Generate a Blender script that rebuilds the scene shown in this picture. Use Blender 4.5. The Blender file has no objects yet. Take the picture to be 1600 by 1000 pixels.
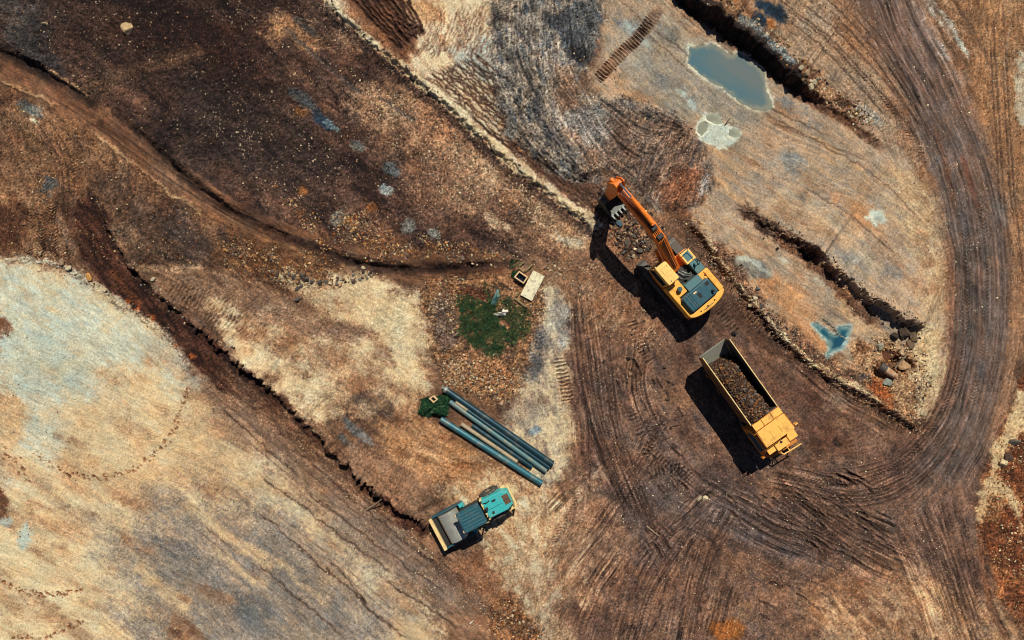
import bpy, bmesh, math, random
import numpy as np
from mathutils import Vector, Matrix

# ------------------------------------------------------------------ camera, sky, sun, exposure
SC = bpy.context.scene
M_PX = 0.047            # metres of ground per photograph pixel
CAM_H = 50.0            # drone height
SUN_EL, SHADOW = 52.5, (-0.196, -0.98)      # shadows fall towards -y, a little to -x
cam_data = bpy.data.cameras.new('camera'); cam = bpy.data.objects.new('camera', cam_data)
SC.collection.objects.link(cam); SC.camera = cam
cam.location = (0, 0, CAM_H); cam.rotation_euler = (0, 0, 0)
cam_data.sensor_width = 36.0; cam_data.lens = 36.0 * CAM_H / (1600 * M_PX)
cam_data.clip_start = 0.5; cam_data.clip_end = 3000
world = bpy.data.worlds.new('World'); SC.world = world; world.use_nodes = True
wn = world.node_tree.nodes; wl = world.node_tree.links
sky = wn.new('ShaderNodeTexSky'); sky.sky_type = 'NISHITA'; sky.sun_disc = False
sky.sun_elevation = math.radians(SUN_EL)
SUN_AZ = math.atan2(-SHADOW[0], -SHADOW[1])   # clockwise from +y
sky.sun_rotation = SUN_AZ; sky.altitude = 2500; sky.air_density = 0.8; sky.dust_density = 0.3
wn['Background'].inputs['Strength'].default_value = 0.05
wl.new(sky.outputs['Color'], wn['Background'].inputs['Color'])
sun_data = bpy.data.lights.new('sun', 'SUN'); sun_data.energy = 5.0; sun_data.angle = math.radians(0.5)
sun_data.color = (1.0, 0.93, 0.80)
sun = bpy.data.objects.new('sun', sun_data); SC.collection.objects.link(sun)
ce = math.cos(math.radians(SUN_EL))
sun_dir = Vector((SHADOW[0] * ce, SHADOW[1] * ce, -math.sin(math.radians(SUN_EL))))
sun.rotation_euler = sun_dir.to_track_quat('-Z', 'Y').to_euler(); sun.location = (20, 60, 80)
vs = SC.view_settings; vs.view_transform = 'Standard'; vs.look = 'None'; vs.exposure = 0.0; vs.gamma = 1.0
vs.use_curve_mapping = False
SC.cycles.filter_width = 1.0

COL = SC.collection
rng = np.random.default_rng(7)
random.seed(7)

def W(px, py, h=0.0):
    k = (CAM_H - h) / CAM_H * M_PX
    return ((px - 800) * k, (500 - py) * k)

def s2l(c):
    c = np.asarray(c, dtype=np.float64) / 255.0
    return np.where(c <= 0.04045, c / 12.92, ((c + 0.055) / 1.055) ** 2.4)

# ------------------------------------------------------------------ scene bookkeeping
def tag(o, label=None, cat=None, group=None, kind=None):
    if label: o['label'] = label
    if cat: o['category'] = cat
    if group: o['group'] = group
    if kind: o['kind'] = kind
    return o

def empty(name, loc, rz, label, cat, group=None):
    o = bpy.data.objects.new(name, None); COL.objects.link(o)
    o.location = loc; o.rotation_euler = (0, 0, rz); o.empty_display_size = 0.5
    return tag(o, label, cat, group)

def node_mat(name):
    m = bpy.data.materials.new(name); m.use_nodes = True
    nt = m.node_tree
    return m, nt, nt.nodes, nt.links, nt.nodes['Principled BSDF']

def paint_mat(name, rgb, rough=0.5, metal=0.0, dirt=(96, 74, 56), dirt_amt=0.35, scale=3.0, var=0.12, bump=0.0):
    """base colour with uneven fading, dust patches and faint scratches"""
    m, nt, n, l, b = node_mat(name)
    tc = n.new('ShaderNodeTexCoord')
    n1 = n.new('ShaderNodeTexNoise'); n1.inputs['Scale'].default_value = scale; n1.inputs['Detail'].default_value = 6
    n2 = n.new('ShaderNodeTexNoise'); n2.inputs['Scale'].default_value = scale * 6; n2.inputs['Detail'].default_value = 4
    for q in (n1, n2): l.new(tc.outputs['Object'], q.inputs['Vector'])
    lin = s2l(rgb)
    r0 = n.new('ShaderNodeValToRGB')
    r0.color_ramp.elements[0].position = 0.3; r0.color_ramp.elements[1].position = 0.7
    r0.color_ramp.elements[0].color = (*(lin * (1 - var)), 1); r0.color_ramp.elements[1].color = (*np.clip(lin * (1 + var), 0, 1), 1)
    l.new(n2.outputs['Fac'], r0.inputs['Fac'])
    rd = n.new('ShaderNodeValToRGB'); rd.color_ramp.elements[0].position = 0.5; rd.color_ramp.elements[1].position = 0.75
    rd.color_ramp.elements[0].color = (0, 0, 0, 1); rd.color_ramp.elements[1].color = (dirt_amt,) * 3 + (1,)
    l.new(n1.outputs['Fac'], rd.inputs['Fac'])
    mx = n.new('ShaderNodeMix'); mx.data_type = 'RGBA'
    l.new(rd.outputs['Color'], mx.inputs['Factor']); l.new(r0.outputs['Color'], mx.inputs['A'])
    mx.inputs['B'].default_value = (*s2l(dirt), 1)
    l.new(mx.outputs['Result'], b.inputs['Base Color'])
    b.inputs['Roughness'].default_value = rough; b.inputs['Metallic'].default_value = metal
    if bump:
        bp = n.new('ShaderNodeBump'); bp.inputs['Strength'].default_value = bump; bp.inputs['Distance'].default_value = 0.02
        l.new(n2.outputs['Fac'], bp.inputs['Height']); l.new(bp.outputs['Normal'], b.inputs['Normal'])
    return m

def attr_mat(name, rough=0.95, fine=26.0, amt=0.35, bump=0.5, spec=0.15):
    """colour from the mesh attribute 'Col', broken up by fine grain"""
    m, nt, n, l, b = node_mat(name)
    at = n.new('ShaderNodeAttribute'); at.attribute_name = 'Col'
    g = n.new('ShaderNodeNewGeometry')
    a = n.new('ShaderNodeTexNoise'); a.inputs['Scale'].default_value = fine; a.inputs['Detail'].default_value = 3; a.inputs['Roughness'].default_value = 0.7
    v = n.new('ShaderNodeTexVoronoi'); v.inputs['Scale'].default_value = fine * 0.45
    for q in (a, v): l.new(g.outputs['Position'], q.inputs['Vector'])
    mr = n.new('ShaderNodeMapRange'); mr.inputs['From Min'].default_value = 0.3; mr.inputs['From Max'].default_value = 0.7
    mr.inputs['To Min'].default_value = 1 - amt; mr.inputs['To Max'].default_value = 1 + amt
    l.new(a.outputs['Fac'], mr.inputs['Value'])
    mv = n.new('ShaderNodeMapRange'); mv.inputs['To Min'].default_value = 1.12; mv.inputs['To Max'].default_value = 0.85
    l.new(v.outputs['Distance'], mv.inputs['Value'])
    mu = n.new('ShaderNodeMath'); mu.operation = 'MULTIPLY'; l.new(mr.outputs['Result'], mu.inputs[0]); l.new(mv.outputs['Result'], mu.inputs[1])
    sc = n.new('ShaderNodeVectorMath'); sc.operation = 'SCALE'
    l.new(at.outputs['Color'], sc.inputs[0]); l.new(mu.outputs['Value'], sc.inputs['Scale'])
    l.new(sc.outputs['Vector'], b.inputs['Base Color'])
    b.inputs['Roughness'].default_value = rough; b.inputs['Specular IOR Level'].default_value = spec
    if bump:
        bp = n.new('ShaderNodeBump'); bp.inputs['Strength'].default_value = bump; bp.inputs['Distance'].default_value = 0.03
        l.new(a.outputs['Fac'], bp.inputs['Height']); l.new(bp.outputs['Normal'], b.inputs['Normal'])
    return m

# ------------------------------------------------------------------ numpy noise and painting tools
_tabs = {}
def vn(u, v, seed):
    if seed not in _tabs: _tabs[seed] = np.random.default_rng(1000 + seed).random((256, 256), dtype=np.float32)
    T = _tabs[seed]
    iu = np.floor(u).astype(np.int32); iv = np.floor(v).astype(np.int32)
    fu = (u - iu).astype(np.float32); fv = (v - iv).astype(np.float32)
    fu = fu * fu * (3 - 2 * fu); fv = fv * fv * (3 - 2 * fv)
    i0 = iu & 255; i1 = (iu + 1) & 255; j0 = iv & 255; j1 = (iv + 1) & 255
    a = T[i0, j0] * (1 - fu) + T[i1, j0] * fu
    b = T[i0, j1] * (1 - fu) + T[i1, j1] * fu
    return (a * (1 - fv) + b * fv) * 2 - 1

def fbm(u, v, seed, octv=4, gain=0.55):
    r = 0; a = 1.0; t = 0.0
    for k in range(octv):
        r = r + a * vn(u * (2.03 ** k) + 17.3 * k, v * (2.03 ** k) + 9.1 * k, seed + 31 * k); t += a; a *= gain
    return r / t * 1.5

def sst(a, b, x):
    t = np.clip((x - a) / (b - a), 0, 1); return t * t * (3 - 2 * t)

STEP = 1.5
PXA = np.arange(-165, 1765 + STEP, STEP, dtype=np.float32)
PYA = np.arange(-125, 1125 + STEP, STEP, dtype=np.float32)
NX, NY = len(PXA), len(PYA)
GX, GY = np.meshgrid(PXA, PYA)                     # rows = y
CC = np.zeros((NY, NX, 3), dtype=np.float32)       # colour as it looks in full sun, 0..255
ZZ = np.zeros((NY, NX), dtype=np.float32)          # height in metres
RG = np.ones((NY, NX), dtype=np.float32)           # roughness of the small relief
_seed = [50]
CD, SD = math.cos(math.radians(37)), math.sin(math.radians(37))
GRAIN = fbm(GX / 3.2, GY / 3.2, 991, 3, 0.7)
def nseed(): _seed[0] += 1; return _seed[0] * 7

def sl_for(xs, ys, pad):
    i0 = max(0, int((min(xs) - pad - PXA[0]) / STEP)); i1 = min(NX, int((max(xs) + pad - PXA[0]) / STEP) + 2)
    j0 = max(0, int((min(ys) - pad - PYA[0]) / STEP)); j1 = min(NY, int((max(ys) + pad - PYA[0]) / STEP) + 2)
    return (slice(j0, max(j1, j0 + 1)), slice(i0, max(i1, i0 + 1)))

def smooth_closed(pts, it=2):
    p = [tuple(q) for q in pts]
    for _ in range(it):
        o = []
        for i in range(len(p)):
            a, b = p[i], p[(i + 1) % len(p)]
            o += [(0.75 * a[0] + 0.25 * b[0], 0.75 * a[1] + 0.25 * b[1]), (0.25 * a[0] + 0.75 * b[0], 0.25 * a[1] + 0.75 * b[1])]
        p = o
    return p

def smooth_open(pts, it=2):
    p = [tuple(q) for q in pts]
    for _ in range(it):
        o = [p[0]]
        for i in range(len(p) - 1):
            a, b = p[i], p[i + 1]
            o += [tuple(0.75 * x + 0.25 * y for x, y in zip(a, b)), tuple(0.25 * x + 0.75 * y for x, y in zip(a, b))]
        o.append(p[-1]); p = o
    return p

def poly_sd(pts, X, Y):
    """signed pixel distance, positive inside"""
    d2 = np.full(X.shape, 1e12, dtype=np.float32); ins = np.zeros(X.shape, dtype=bool)
    n = len(pts)
    for i in range(n):
        ax, ay = pts[i]; bx, by = pts[(i + 1) % n]
        ex, ey = bx - ax, by - ay; L = ex * ex + ey * ey + 1e-9
        t = np.clip(((X - ax) * ex + (Y - ay) * ey) / L, 0, 1)
        d2 = np.minimum(d2, (X - ax - t * ex) ** 2 + (Y - ay - t * ey) ** 2)
        if ay != by:
            ins ^= ((ay > Y) != (by > Y)) & (X < (bx - ax) * (Y - ay) / (by - ay) + ax)
    d = np.sqrt(d2); return np.where(ins, d, -d)

def line_ts(pts, X, Y):
    """signed distance t (positive to the north-east of a line drawn down to the right), arc length s, and vertex parameter"""
    best = np.full(X.shape, 1e12, dtype=np.float32); T = np.zeros_like(best); S = np.zeros_like(best); U = np.zeros_like(best)
    acc = 0.0
    for i in range(len(pts) - 1):
        ax, ay = pts[i][:2]; bx, by = pts[i + 1][:2]
        ex, ey = bx - ax, by - ay; L = math.hypot(ex, ey) + 1e-9
        tr = ((X - ax) * ex + (Y - ay) * ey) / (L * L); t = np.clip(tr, 0, 1)
        dx, dy = X - ax - t * ex, Y - ay - t * ey
        d2 = dx * dx + dy * dy
        side = np.sign((X - ax) * ey - (Y - ay) * ex)
        m = d2 < best
        best = np.where(m, d2, best); T = np.where(m, np.sqrt(d2) * side, T)
        S = np.where(m, acc + t * L, S); U = np.where(m, i + t, U)
        acc += L
    return T, S, U

def blend(sl, mask, cols, tex=None, seed=None):
    X, Y = GX[sl], GY[sl]
    cols = np.asarray(cols, dtype=np.float32)
    if cols.ndim == 1: cols = np.stack([cols, cols * 0.9])
    seed = seed or nseed()
    sc, st, ang = tex or (30, 1, 0)
    a = math.radians(ang); u = X * math.cos(a) + Y * math.sin(a); v = -X * math.sin(a) + Y * math.cos(a)
    k = np.clip(0.5 + 0.75 * fbm(u / (sc * st), v / sc, seed, 4, 0.65), 0, 1)[..., None] * (len(cols) - 1)
    i = np.minimum(k.astype(np.int32), len(cols) - 2); f = k - i
    c = cols[i[..., 0]] * (1 - f) + cols[i[..., 0] + 1] * f
    m = mask[..., None]
    CC[sl] = CC[sl] * (1 - m) + c * m

def pg(pts, cols, soft=6, warp=8, ws=22, op=1.0, tex=None, dz=0, rough=None, brk=0.0):
    """paint a patch with a ragged edge; brk breaks it up inside"""
    pts = smooth_closed(pts, 1)
    xs = [p[0] for p in pts]; ys = [p[1] for p in pts]
    sl = sl_for(xs, ys, soft + warp + 4); X, Y = GX[sl], GY[sl]
    s = nseed()
    ua, va = (X * CD + Y * SD) / (1.9 * ws), (-X * SD + Y * CD) / ws
    d = poly_sd(pts, X, Y) + warp * 1.7 * fbm(ua, va, s, 5, 0.68) + (0.6 * soft + 0.8) * GRAIN[sl]
    m = sst(-soft, soft, d) * op
    if brk: m = m * (1 - brk + brk * sst(-0.25, 0.25, fbm(X / ws * 1.3, Y / ws * 1.3, s + 3, 5, 0.7)))
    if cols is not None: blend(sl, m, cols, tex)
    if dz: ZZ[sl] += dz * m
    if rough is not None: RG[sl] = RG[sl] * (1 - m) + rough * m
    return sl, m

def ell(cx, cy, rx, ry, ang=0, n=14):
    a = math.radians(ang)
    return [(cx + rx * math.cos(t) * math.cos(a) - ry * math.sin(t) * math.sin(a), cy + rx * math.cos(t) * math.sin(a) + ry * math.sin(t) * math.cos(a))
            for t in [2 * math.pi * i / n for i in range(n)]]

def blob(cx, cy, rx, ry, ang, cols, op=1.0, soft=None, warp=None, **k):
    r = min(rx, ry)
    pg(ell(cx, cy, rx, ry, ang), cols, soft=soft if soft is not None else r * 0.5, warp=warp if warp is not None else r * 0.5, ws=max(7, r), op=op, **k)

def st(pts, w, cols=None, op=1.0, soft=2, warp=2, ws=12, dz=0, prof='flat', streak=0, sw=3.0, sl_len=70, sdz=0, tex=None, taper=True, rough=None, fade_end=0.0):
    """a stroke along a line: width w pixels (half width); streak adds lengthwise light and dark runs, sdz lengthwise ruts in metres"""
    pts = smooth_open(pts, 2)
    xs = [p[0] for p in pts]; ys = [p[1] for p in pts]
    sl = sl_for(xs, ys, w + soft + warp + 3); X, Y = GX[sl], GY[sl]
    T, S, U = line_ts(pts, X, Y); s = nseed()
    tw = T + warp * 1.3 * fbm(X / ws, Y / ws, s, 4, 0.65) + 0.35 * soft * GRAIN[sl]
    L = sum(math.dist(pts[i][:2], pts[i + 1][:2]) for i in range(len(pts) - 1))
    ww = w
    if taper: ww = w * np.clip(0.35 + 1.3 * np.sqrt(np.clip(np.minimum(S, L - S) / (0.3 * L + 1e-6), 0, 1)), 0, 1)
    m = sst(-soft, soft, ww - np.abs(tw)) * op
    if taper: m = m * sst(-0.01, 0.08, np.minimum(S, L - S) / L)
    if fade_end: m = m * sst(0, fade_end, (L - S) / L)
    if cols is not None: blend(sl, m, cols, tex)
    if streak or sdz:
        tq = T + 3.0 * fbm(X / 60, Y / 60, s + 7, 2)
        q = fbm(tq / sw, S / (sl_len * 2.2), s + 5, 3, 0.75) * np.clip(0.7 + 0.8 * fbm(X / 45, Y / 45, s + 8, 3), 0.15, 1.3)
        if streak: CC[sl] *= (1 + streak * q * np.clip(m * 1.5, 0, 1))[..., None]
        if sdz: ZZ[sl] += sdz * q * m
    if dz:
        p = m if prof == 'flat' else np.exp(-(tw / (0.55 * w)) ** 2) * (m > 0)
        ZZ[sl] += dz * p
    if rough is not None: RG[sl] = RG[sl] * (1 - m) + rough * m
    return sl, m, T, S

def scarp(pts, face=6, decay=120, rag=4, rs=10, teeth=0.0, even=0.0):
    """ground north-east of the line stands higher: pts = (x, y, height)"""
    pts = smooth_open(pts, 2)
    xs = [p[0] for p in pts]; ys = [p[1] for p in pts]
    sl = sl_for(xs, ys, decay * 2.6); X, Y = GX[sl], GY[sl]
    T, S, U = line_ts(pts, X, Y); s = nseed()
    hv = np.interp(U, np.arange(len(pts)), [p[2] for p in pts]).astype(np.float32)
    L = sum(math.dist(pts[i][:2], pts[i + 1][:2]) for i in range(len(pts) - 1))
    r = rag * fbm(X / rs, Y / rs, s, 4, 0.65)
    if teeth: r = r + teeth * np.abs(vn(S / 9.0, S * 0 + 3.3, s + 4)) * 1.5
    hv = hv * np.clip(0.72 + 0.75 * fbm(S / 30, S * 0 + 1.7, s + 9, 3, 0.6), 0.12 + even, 1.3)
    h = hv * sst(-face * 0.5, face * 0.5, T + r) * np.exp(-np.maximum(T, 0) / decay * 1.2)
    end = sst(0, 0.06, np.minimum(S, L - S) / L)
    ZZ[sl] += h * end

def treads(pts, w, pitch=4.5, dz=0.05, dark=0.25, phase=0.0, chev=0.0):
    """crosswise bars left by tracks or lugged tyres"""
    pts = smooth_open(pts, 2)
    xs = [p[0] for p in pts]; ys = [p[1] for p in pts]
    sl = sl_for(xs, ys, w + 4); X, Y = GX[sl], GY[sl]
    T, S, U = line_ts(pts, X, Y); s = nseed()
    L = sum(math.dist(pts[i][:2], pts[i + 1][:2]) for i in range(len(pts) - 1))
    m = sst(-1.5, 1.5, w - np.abs(T + 1.5 * fbm(X / 9, Y / 9, s, 2))) * sst(0, 0.06, np.minimum(S, L - S) / L)
    m = m * np.clip(0.6 + 0.9 * fbm(X / 25, Y / 25, s + 2, 3), 0, 1)
    q = np.sin((S + chev * np.abs(T) + 1.2 * fbm(X / 10, Y / 10, s + 1, 2)) * 2 * math.pi / pitch + phase)
    ZZ[sl] += dz * q * m
    CC[sl] *= (1 + dark * np.minimum(q, 0.3) * m)[..., None]
# ------------------------------------------------------------------ the ground: broad zones
ALL = (slice(0, NY), slice(0, NX))
FULL = np.ones((NY, NX), dtype=np.float32)
DIAG = 37
CONTRAST = 1.12
blend(ALL, FULL, [(84, 63, 50), (112, 86, 66), (134, 106, 80)], (60, 2, DIAG))

# north-west field of dark soil
pg([(-260, -220), (480, -200), (505, 0), (560, 52), (640, 120), (710, 185), (790, 255), (860, 310), (915, 365), (890, 400), (800, 408), (700, 418), (600, 412), (500, 385), (400, 350), (320, 290), (240, 225), (185, 180), (100, 128), (0, 80), (-260, -20)],
   [(52, 39, 36), (80, 60, 50), (106, 80, 64)], soft=10, warp=10, tex=(34, 2, DIAG), rough=1.55)
pg([(-260, -220), (420, -220), (440, 60), (400, 150), (300, 190), (200, 170), (80, 110), (-260, -20)], [(36, 28, 28), (58, 42, 36), (66, 50, 42)], soft=50, warp=40, ws=60, op=0.85, tex=(30, 2.4, DIAG))
blob(300, 60, 130, 55, 25, [(44, 30, 27), (60, 38, 30)], op=0.7)
blob(40, 30, 50, 35, 30, [(60, 66, 66), (90, 92, 86)], op=0.55, brk=0.5)
blob(60, 85, 60, 20, 35, [(40, 46, 52), (60, 60, 60)], op=0.6)
blob(380, 215, 140, 70, 30, [(46, 40, 40), (64, 54, 48)], op=0.6)
pg([(540, 140), (620, 130), (720, 200), (820, 290), (900, 370), (840, 395), (740, 350), (640, 260)], [(120, 94, 72), (168, 132, 98), (196, 160, 120)], soft=30, warp=26, ws=40, op=0.8, tex=(26, 1.5, DIAG), brk=0.35)
pg([(640, 150), (720, 195), (800, 262), (770, 300), (690, 260), (640, 210)], [(188, 142, 104), (160, 116, 84)], soft=18, warp=16, op=0.55, brk=0.5)
blob(455, 52, 42, 24, 28, [(190, 150, 106), (150, 112, 78)], op=0.85, soft=16, warp=14)
blob(545, 62, 26, 14, 35, [(176, 146, 112), (140, 110, 84)], op=0.7)
blob(575, 150, 34, 16, 30, [(184, 152, 116), (150, 118, 90)], op=0.6)
blob(740, 265, 40, 26, 30, [(206, 180, 142), (176, 146, 110)], op=0.6, brk=0.4)
blob(775, 348, 22, 10, 20, [(214, 196, 160), (180, 150, 116)], op=0.6, brk=0.5)
blob(700, 280, 60, 30, 35, [(150, 118, 90), (120, 92, 72)], op=0.5)
for x, y, rx, ry, c in [(505, 187, 24, 9, (40, 62, 82)), (520, 196, 13, 5, (128, 146, 142)), (560, 228, 13, 5, (116, 126, 124)), (555, 233, 7, 3, (150, 158, 150)), (527, 340, 12, 15, (140, 148, 138)), (603, 298, 13, 9, (146, 160, 156)),
                        (612, 266, 13, 8, (96, 106, 106)), (638, 352, 9, 14, (112, 116, 108)), (678, 366, 9, 8, (130, 140, 132)), (475, 155, 30, 10, (72, 78, 80)), (480, 45, 28, 4, (86, 84, 80))]:
    blob(x, y, rx, ry, DIAG, [c, tuple(0.8 * q for q in c)], op=0.85, soft=3, warp=4)
for x, y, rx, ry in [(545, 348, 12, 7), (582, 325, 9, 6), (472, 298, 10, 6), (640, 392, 8, 4), (470, 175, 12, 6)]:
    blob(x, y, rx, ry, 10, [(168, 108, 52), (140, 88, 46)], op=0.7)
blob(650, 395, 150, 22, 10, [(104, 74, 50), (140, 98, 62)], op=0.6, brk=0.3)
st([(90, 160), (160, 128), (250, 98), (330, 78)], 10, [(92, 70, 52), (112, 86, 62)], op=0.55, soft=8, streak=0.2)
st([(440, 40), (520, 110), (570, 150)], 4, [(84, 80, 76), (60, 54, 52)], op=0.7, streak=0.3, dz=-0.06)
st([(590, 150), (650, 190)], 3, [(100, 98, 96), (70, 64, 62)], op=0.7, dz=-0.06)

# lane that drops from the north-west corner towards the grass
st([(-150, 45), (0, 112), (110, 165), (180, 215), (290, 295), (400, 360), (520, 402), (640, 428), (790, 420)], 24, [(92, 66, 50), (118, 86, 62), (132, 98, 72)], soft=8, warp=5, taper=False, streak=0.22, sw=5, sl_len=90, sdz=0.04, tex=(20, 4, DIAG), rough=0.5)
st([(230, 250), (330, 322), (420, 368), (520, 402), (650, 426)], 11, [(146, 112, 84), (124, 94, 70)], op=0.75, soft=6, streak=0.18, rough=0.4)
st([(0, 105), (70, 138), (112, 172)], 8, [(132, 94, 68), (116, 82, 60)], op=0.8, soft=4, rough=0.4)
st([(690, 424), (740, 420), (790, 418)], 9, [(118, 76, 54), (104, 66, 48)], op=0.8, rough=0.3)
st([(125, 205), (180, 165)], 5, [(128, 98, 70), (110, 84, 60)], op=0.6, dz=0.06)

# west: churned brown ground
pg([(-260, 130), (0, 128), (100, 178), (180, 230), (250, 290), (320, 345), (420, 385), (520, 415), (560, 430), (470, 470), (380, 450), (300, 420), (210, 420), (130, 410), (0, 410), (-260, 410)],
   [(84, 60, 44), (112, 84, 62), (142, 110, 80)], soft=10, warp=8, tex=(16, 2, 55), rough=1.35)
pg([(20, 180), (110, 185), (150, 240), (120, 300), (60, 320), (0, 290)], [(150, 114, 80), (112, 82, 58)], soft=24, warp=16, op=0.6, tex=(8, 4, 65), brk=0.3)
blob(75, 290, 18, 11, -40, [(70, 80, 84), (92, 94, 90)], op=0.9, soft=4)
blob(50, 172, 22, 9, 35, [(80, 90, 90), (112, 118, 110)], op=0.85, soft=4); blob(54, 188, 10, 5, 35, [(206, 196, 160), (190, 176, 140)], soft=2, warp=3)
blob(8, 360, 26, 40, 0, [(72, 44, 32), (90, 58, 42)], op=0.75)
for x0, x1 in [(45, 40), (62, 60), (80, 82), (96, 106)]:
    treads([(x0, 320), (x0 + 4, 360), (x1, 412)], 8, 5, 0.05, 0.3, chev=0.8)
st([(90, 330), (104, 370), (118, 412)], 6, [(138, 116, 94), (112, 90, 72)], op=0.6)
pg([(150, 270), (210, 280), (320, 350), (380, 390), (330, 420), (230, 420), (190, 370)], [(84, 68, 58), (64, 54, 48), (112, 92, 74)], soft=20, warp=16, op=0.6, tex=(14, 3, 60))
blob(290, 365, 45, 22, 25, [(58, 50, 48), (80, 68, 60)], op=0.65)
pg([(330, 365), (420, 372), (540, 412), (500, 445), (420, 440), (350, 420)], [(118, 82, 50), (92, 62, 42), (150, 108, 68)], soft=12, warp=10, op=0.75, tex=(10, 2, 20))
for k in range(9):
    x = 160 + k * 11; st([(x + 30, 262 + k * 4), (x + 26, 300 + k * 5), (x + 10, 345 + k * 5)], 1.6, [(80, 60, 46), (70, 52, 40)], op=0.6, dz=-0.05)
pg([(225, 430), (330, 415), (400, 440), (480, 480), (540, 520), (480, 560), (400, 540), (320, 500), (265, 470)], [(118, 94, 74), (140, 112, 86), (96, 74, 58)], soft=12, warp=10, tex=(12, 3, DIAG))
for k in range(5):
    treads([(240 + k * 18, 440 + k * 3), (300 + k * 20, 480 + k * 4), (370 + k * 18, 530)], 8, 6, 0.05, 0.25)
st([(215, 418), (270, 422), (320, 418)], 6, [(180, 152, 116), (150, 122, 92)], op=0.6, streak=0.25)

# pale spread of crushed rock, fading to tan and then to grey-blue clay at the south-west
pg([(-260, 410), (20, 408), (75, 410), (128, 432), (175, 465), (222, 495), (262, 522), (290, 560), (330, 610), (400, 660), (470, 720), (560, 800), (660, 880), (800, 1000), (900, 1300), (-260, 1300)],
   [(176, 142, 104), (212, 182, 138), (222, 196, 152)], soft=11, warp=12, ws=16, tex=(24, 3, 30), rough=0.7)
pg([(-260, 425), (60, 420), (150, 465), (240, 520), (270, 560), (240, 600), (170, 600), (110, 640), (70, 720), (25, 715), (45, 650), (-10, 600), (-260, 560)], [(176, 182, 166), (206, 206, 184), (192, 194, 174), (206, 188, 152)], soft=40, warp=44, ws=40, op=0.9, tex=(9, 6, 25), brk=0.3)
blob(60, 560, 80, 34, 28, [(172, 188, 174), (158, 172, 162)], op=0.4, soft=20, warp=18)
blob(250, 545, 40, 20, 35, [(160, 160, 146), (190, 188, 168)], op=0.5)
pg([(-60, 615), (20, 610), (38, 640), (32, 700), (-60, 720)], [(206, 172, 126), (184, 146, 104)], soft=12, warp=10)
blob(-4, 512, 16, 20, 0, [(96, 58, 40), (130, 88, 58)], op=0.9)
blob(0, 785, 11, 30, 0, [(90, 56, 40), (120, 82, 56)], op=0.85)
pg([(60, 640), (200, 610), (330, 650), (400, 720), (300, 790), (160, 770), (60, 740)], [(224, 190, 142), (206, 170, 122), (190, 152, 110)], soft=40, warp=30, ws=60, op=0.6, tex=(14, 5, 28))
blob(38, 838, 9, 22, 8, [(176, 190, 178), (160, 172, 162)], op=0.85, soft=4); blob(8, 815, 11, 7, 10, [(172, 184, 176), (150, 160, 152)], op=0.85)
pg([(150, 850), (250, 800), (340, 760), (420, 790), (560, 900), (700, 1010), (700, 1200), (200, 1200), (240, 960), (200, 900)], [(138, 128, 112), (160, 142, 118), (124, 120, 112), (150, 134, 112)], soft=64, warp=34, ws=50, op=0.92, tex=(14, 4, DIAG))
for x, y, rx, ry, op in [(400, 860, 90, 20, .8), (330, 905, 70, 24, .75), (470, 935, 110, 22, .8), (385, 985, 60, 22, .9), (560, 975, 90, 18, .8), (430, 825, 70, 14, .6), (205, 985, 50, 26, .6), (290, 860, 40, 12, .5)]:
    blob(x, y, rx, ry, DIAG, [(126, 121, 111), (106, 107, 104), (138, 128, 114)], op=op * 0.6, soft=30, warp=16)
blob(400, 955, 34, 18, 30, [(84, 96, 102), (94, 100, 102)], op=0.5, soft=12)
for a, b, w_ in [((290, 780), (430, 890), 9), ((210, 880), (300, 950), 10), ((330, 850), (420, 920), 5), ((430, 870), (520, 950), 4), ((150, 960), (210, 1010), 12)]:
    st([a, ((a[0] + b[0]) / 2 - 4, (a[1] + b[1]) / 2 + 4), b], w_, [(222, 188, 138), (200, 166, 122)], op=0.75, soft=6, warp=5, streak=0.15)
for x, y, rx, ry in [(200, 785, 40, 9), (130, 800, 30, 7), (60, 790, 24, 6), (215, 850, 28, 10), (60, 940, 34, 8), (110, 690, 30, 6), (340, 770, 34, 7), (290, 935, 14, 5)]:
    blob(x, y, rx, ry, 20, [(132, 96, 68), (160, 122, 88)], op=0.6, brk=0.6)
pg([(262, 955), (280, 958), (330, 1005), (380, 1060), (250, 1060), (258, 1000)], [(120, 88, 66), (150, 118, 88), (92, 66, 50)], soft=4, warp=6, brk=0.3)
blob(340, 930, 34, 10, 30, [(128, 92, 66), (150, 116, 88)], op=0.6, brk=0.4)

# brown band below the cut bank, running to the south edge
pg([(280, 520), (330, 550), (420, 620), (500, 690), (580, 770), (680, 845), (760, 880), (830, 960), (900, 1100), (760, 1100), (640, 900), (520, 790), (420, 700), (340, 630)], [(100, 74, 56), (128, 98, 74), (150, 118, 90)], soft=16, warp=12, tex=(9, 6, DIAG))
pg([(300, 590), (400, 640), (480, 700), (560, 780), (640, 850), (720, 930), (690, 960), (560, 850), (440, 750), (340, 660)], [(150, 122, 96), (118, 98, 82), (176, 146, 112)], soft=22, warp=16, op=0.7, tex=(8, 7, DIAG), brk=0.2)
pg([(500, 760), (580, 800), (680, 880), (760, 950), (700, 960), (600, 890), (520, 820)], [(134, 122, 108), (112, 104, 96)], soft=20, warp=14, op=0.55, tex=(8, 6, DIAG))
pg([(610, 955), (640, 965), (680, 995), (700, 1040), (640, 1040), (615, 985)], [(196, 170, 130), (176, 152, 120)], soft=4, warp=4, op=0.95, rough=0.3)
blob(740, 945, 26, 16, 30, [(112, 104, 92), (98, 92, 84)], op=0.7)
blob(775, 930, 60, 50, 40, [(112, 76, 54), (140, 96, 64)], op=0.6, brk=0.3)
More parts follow.
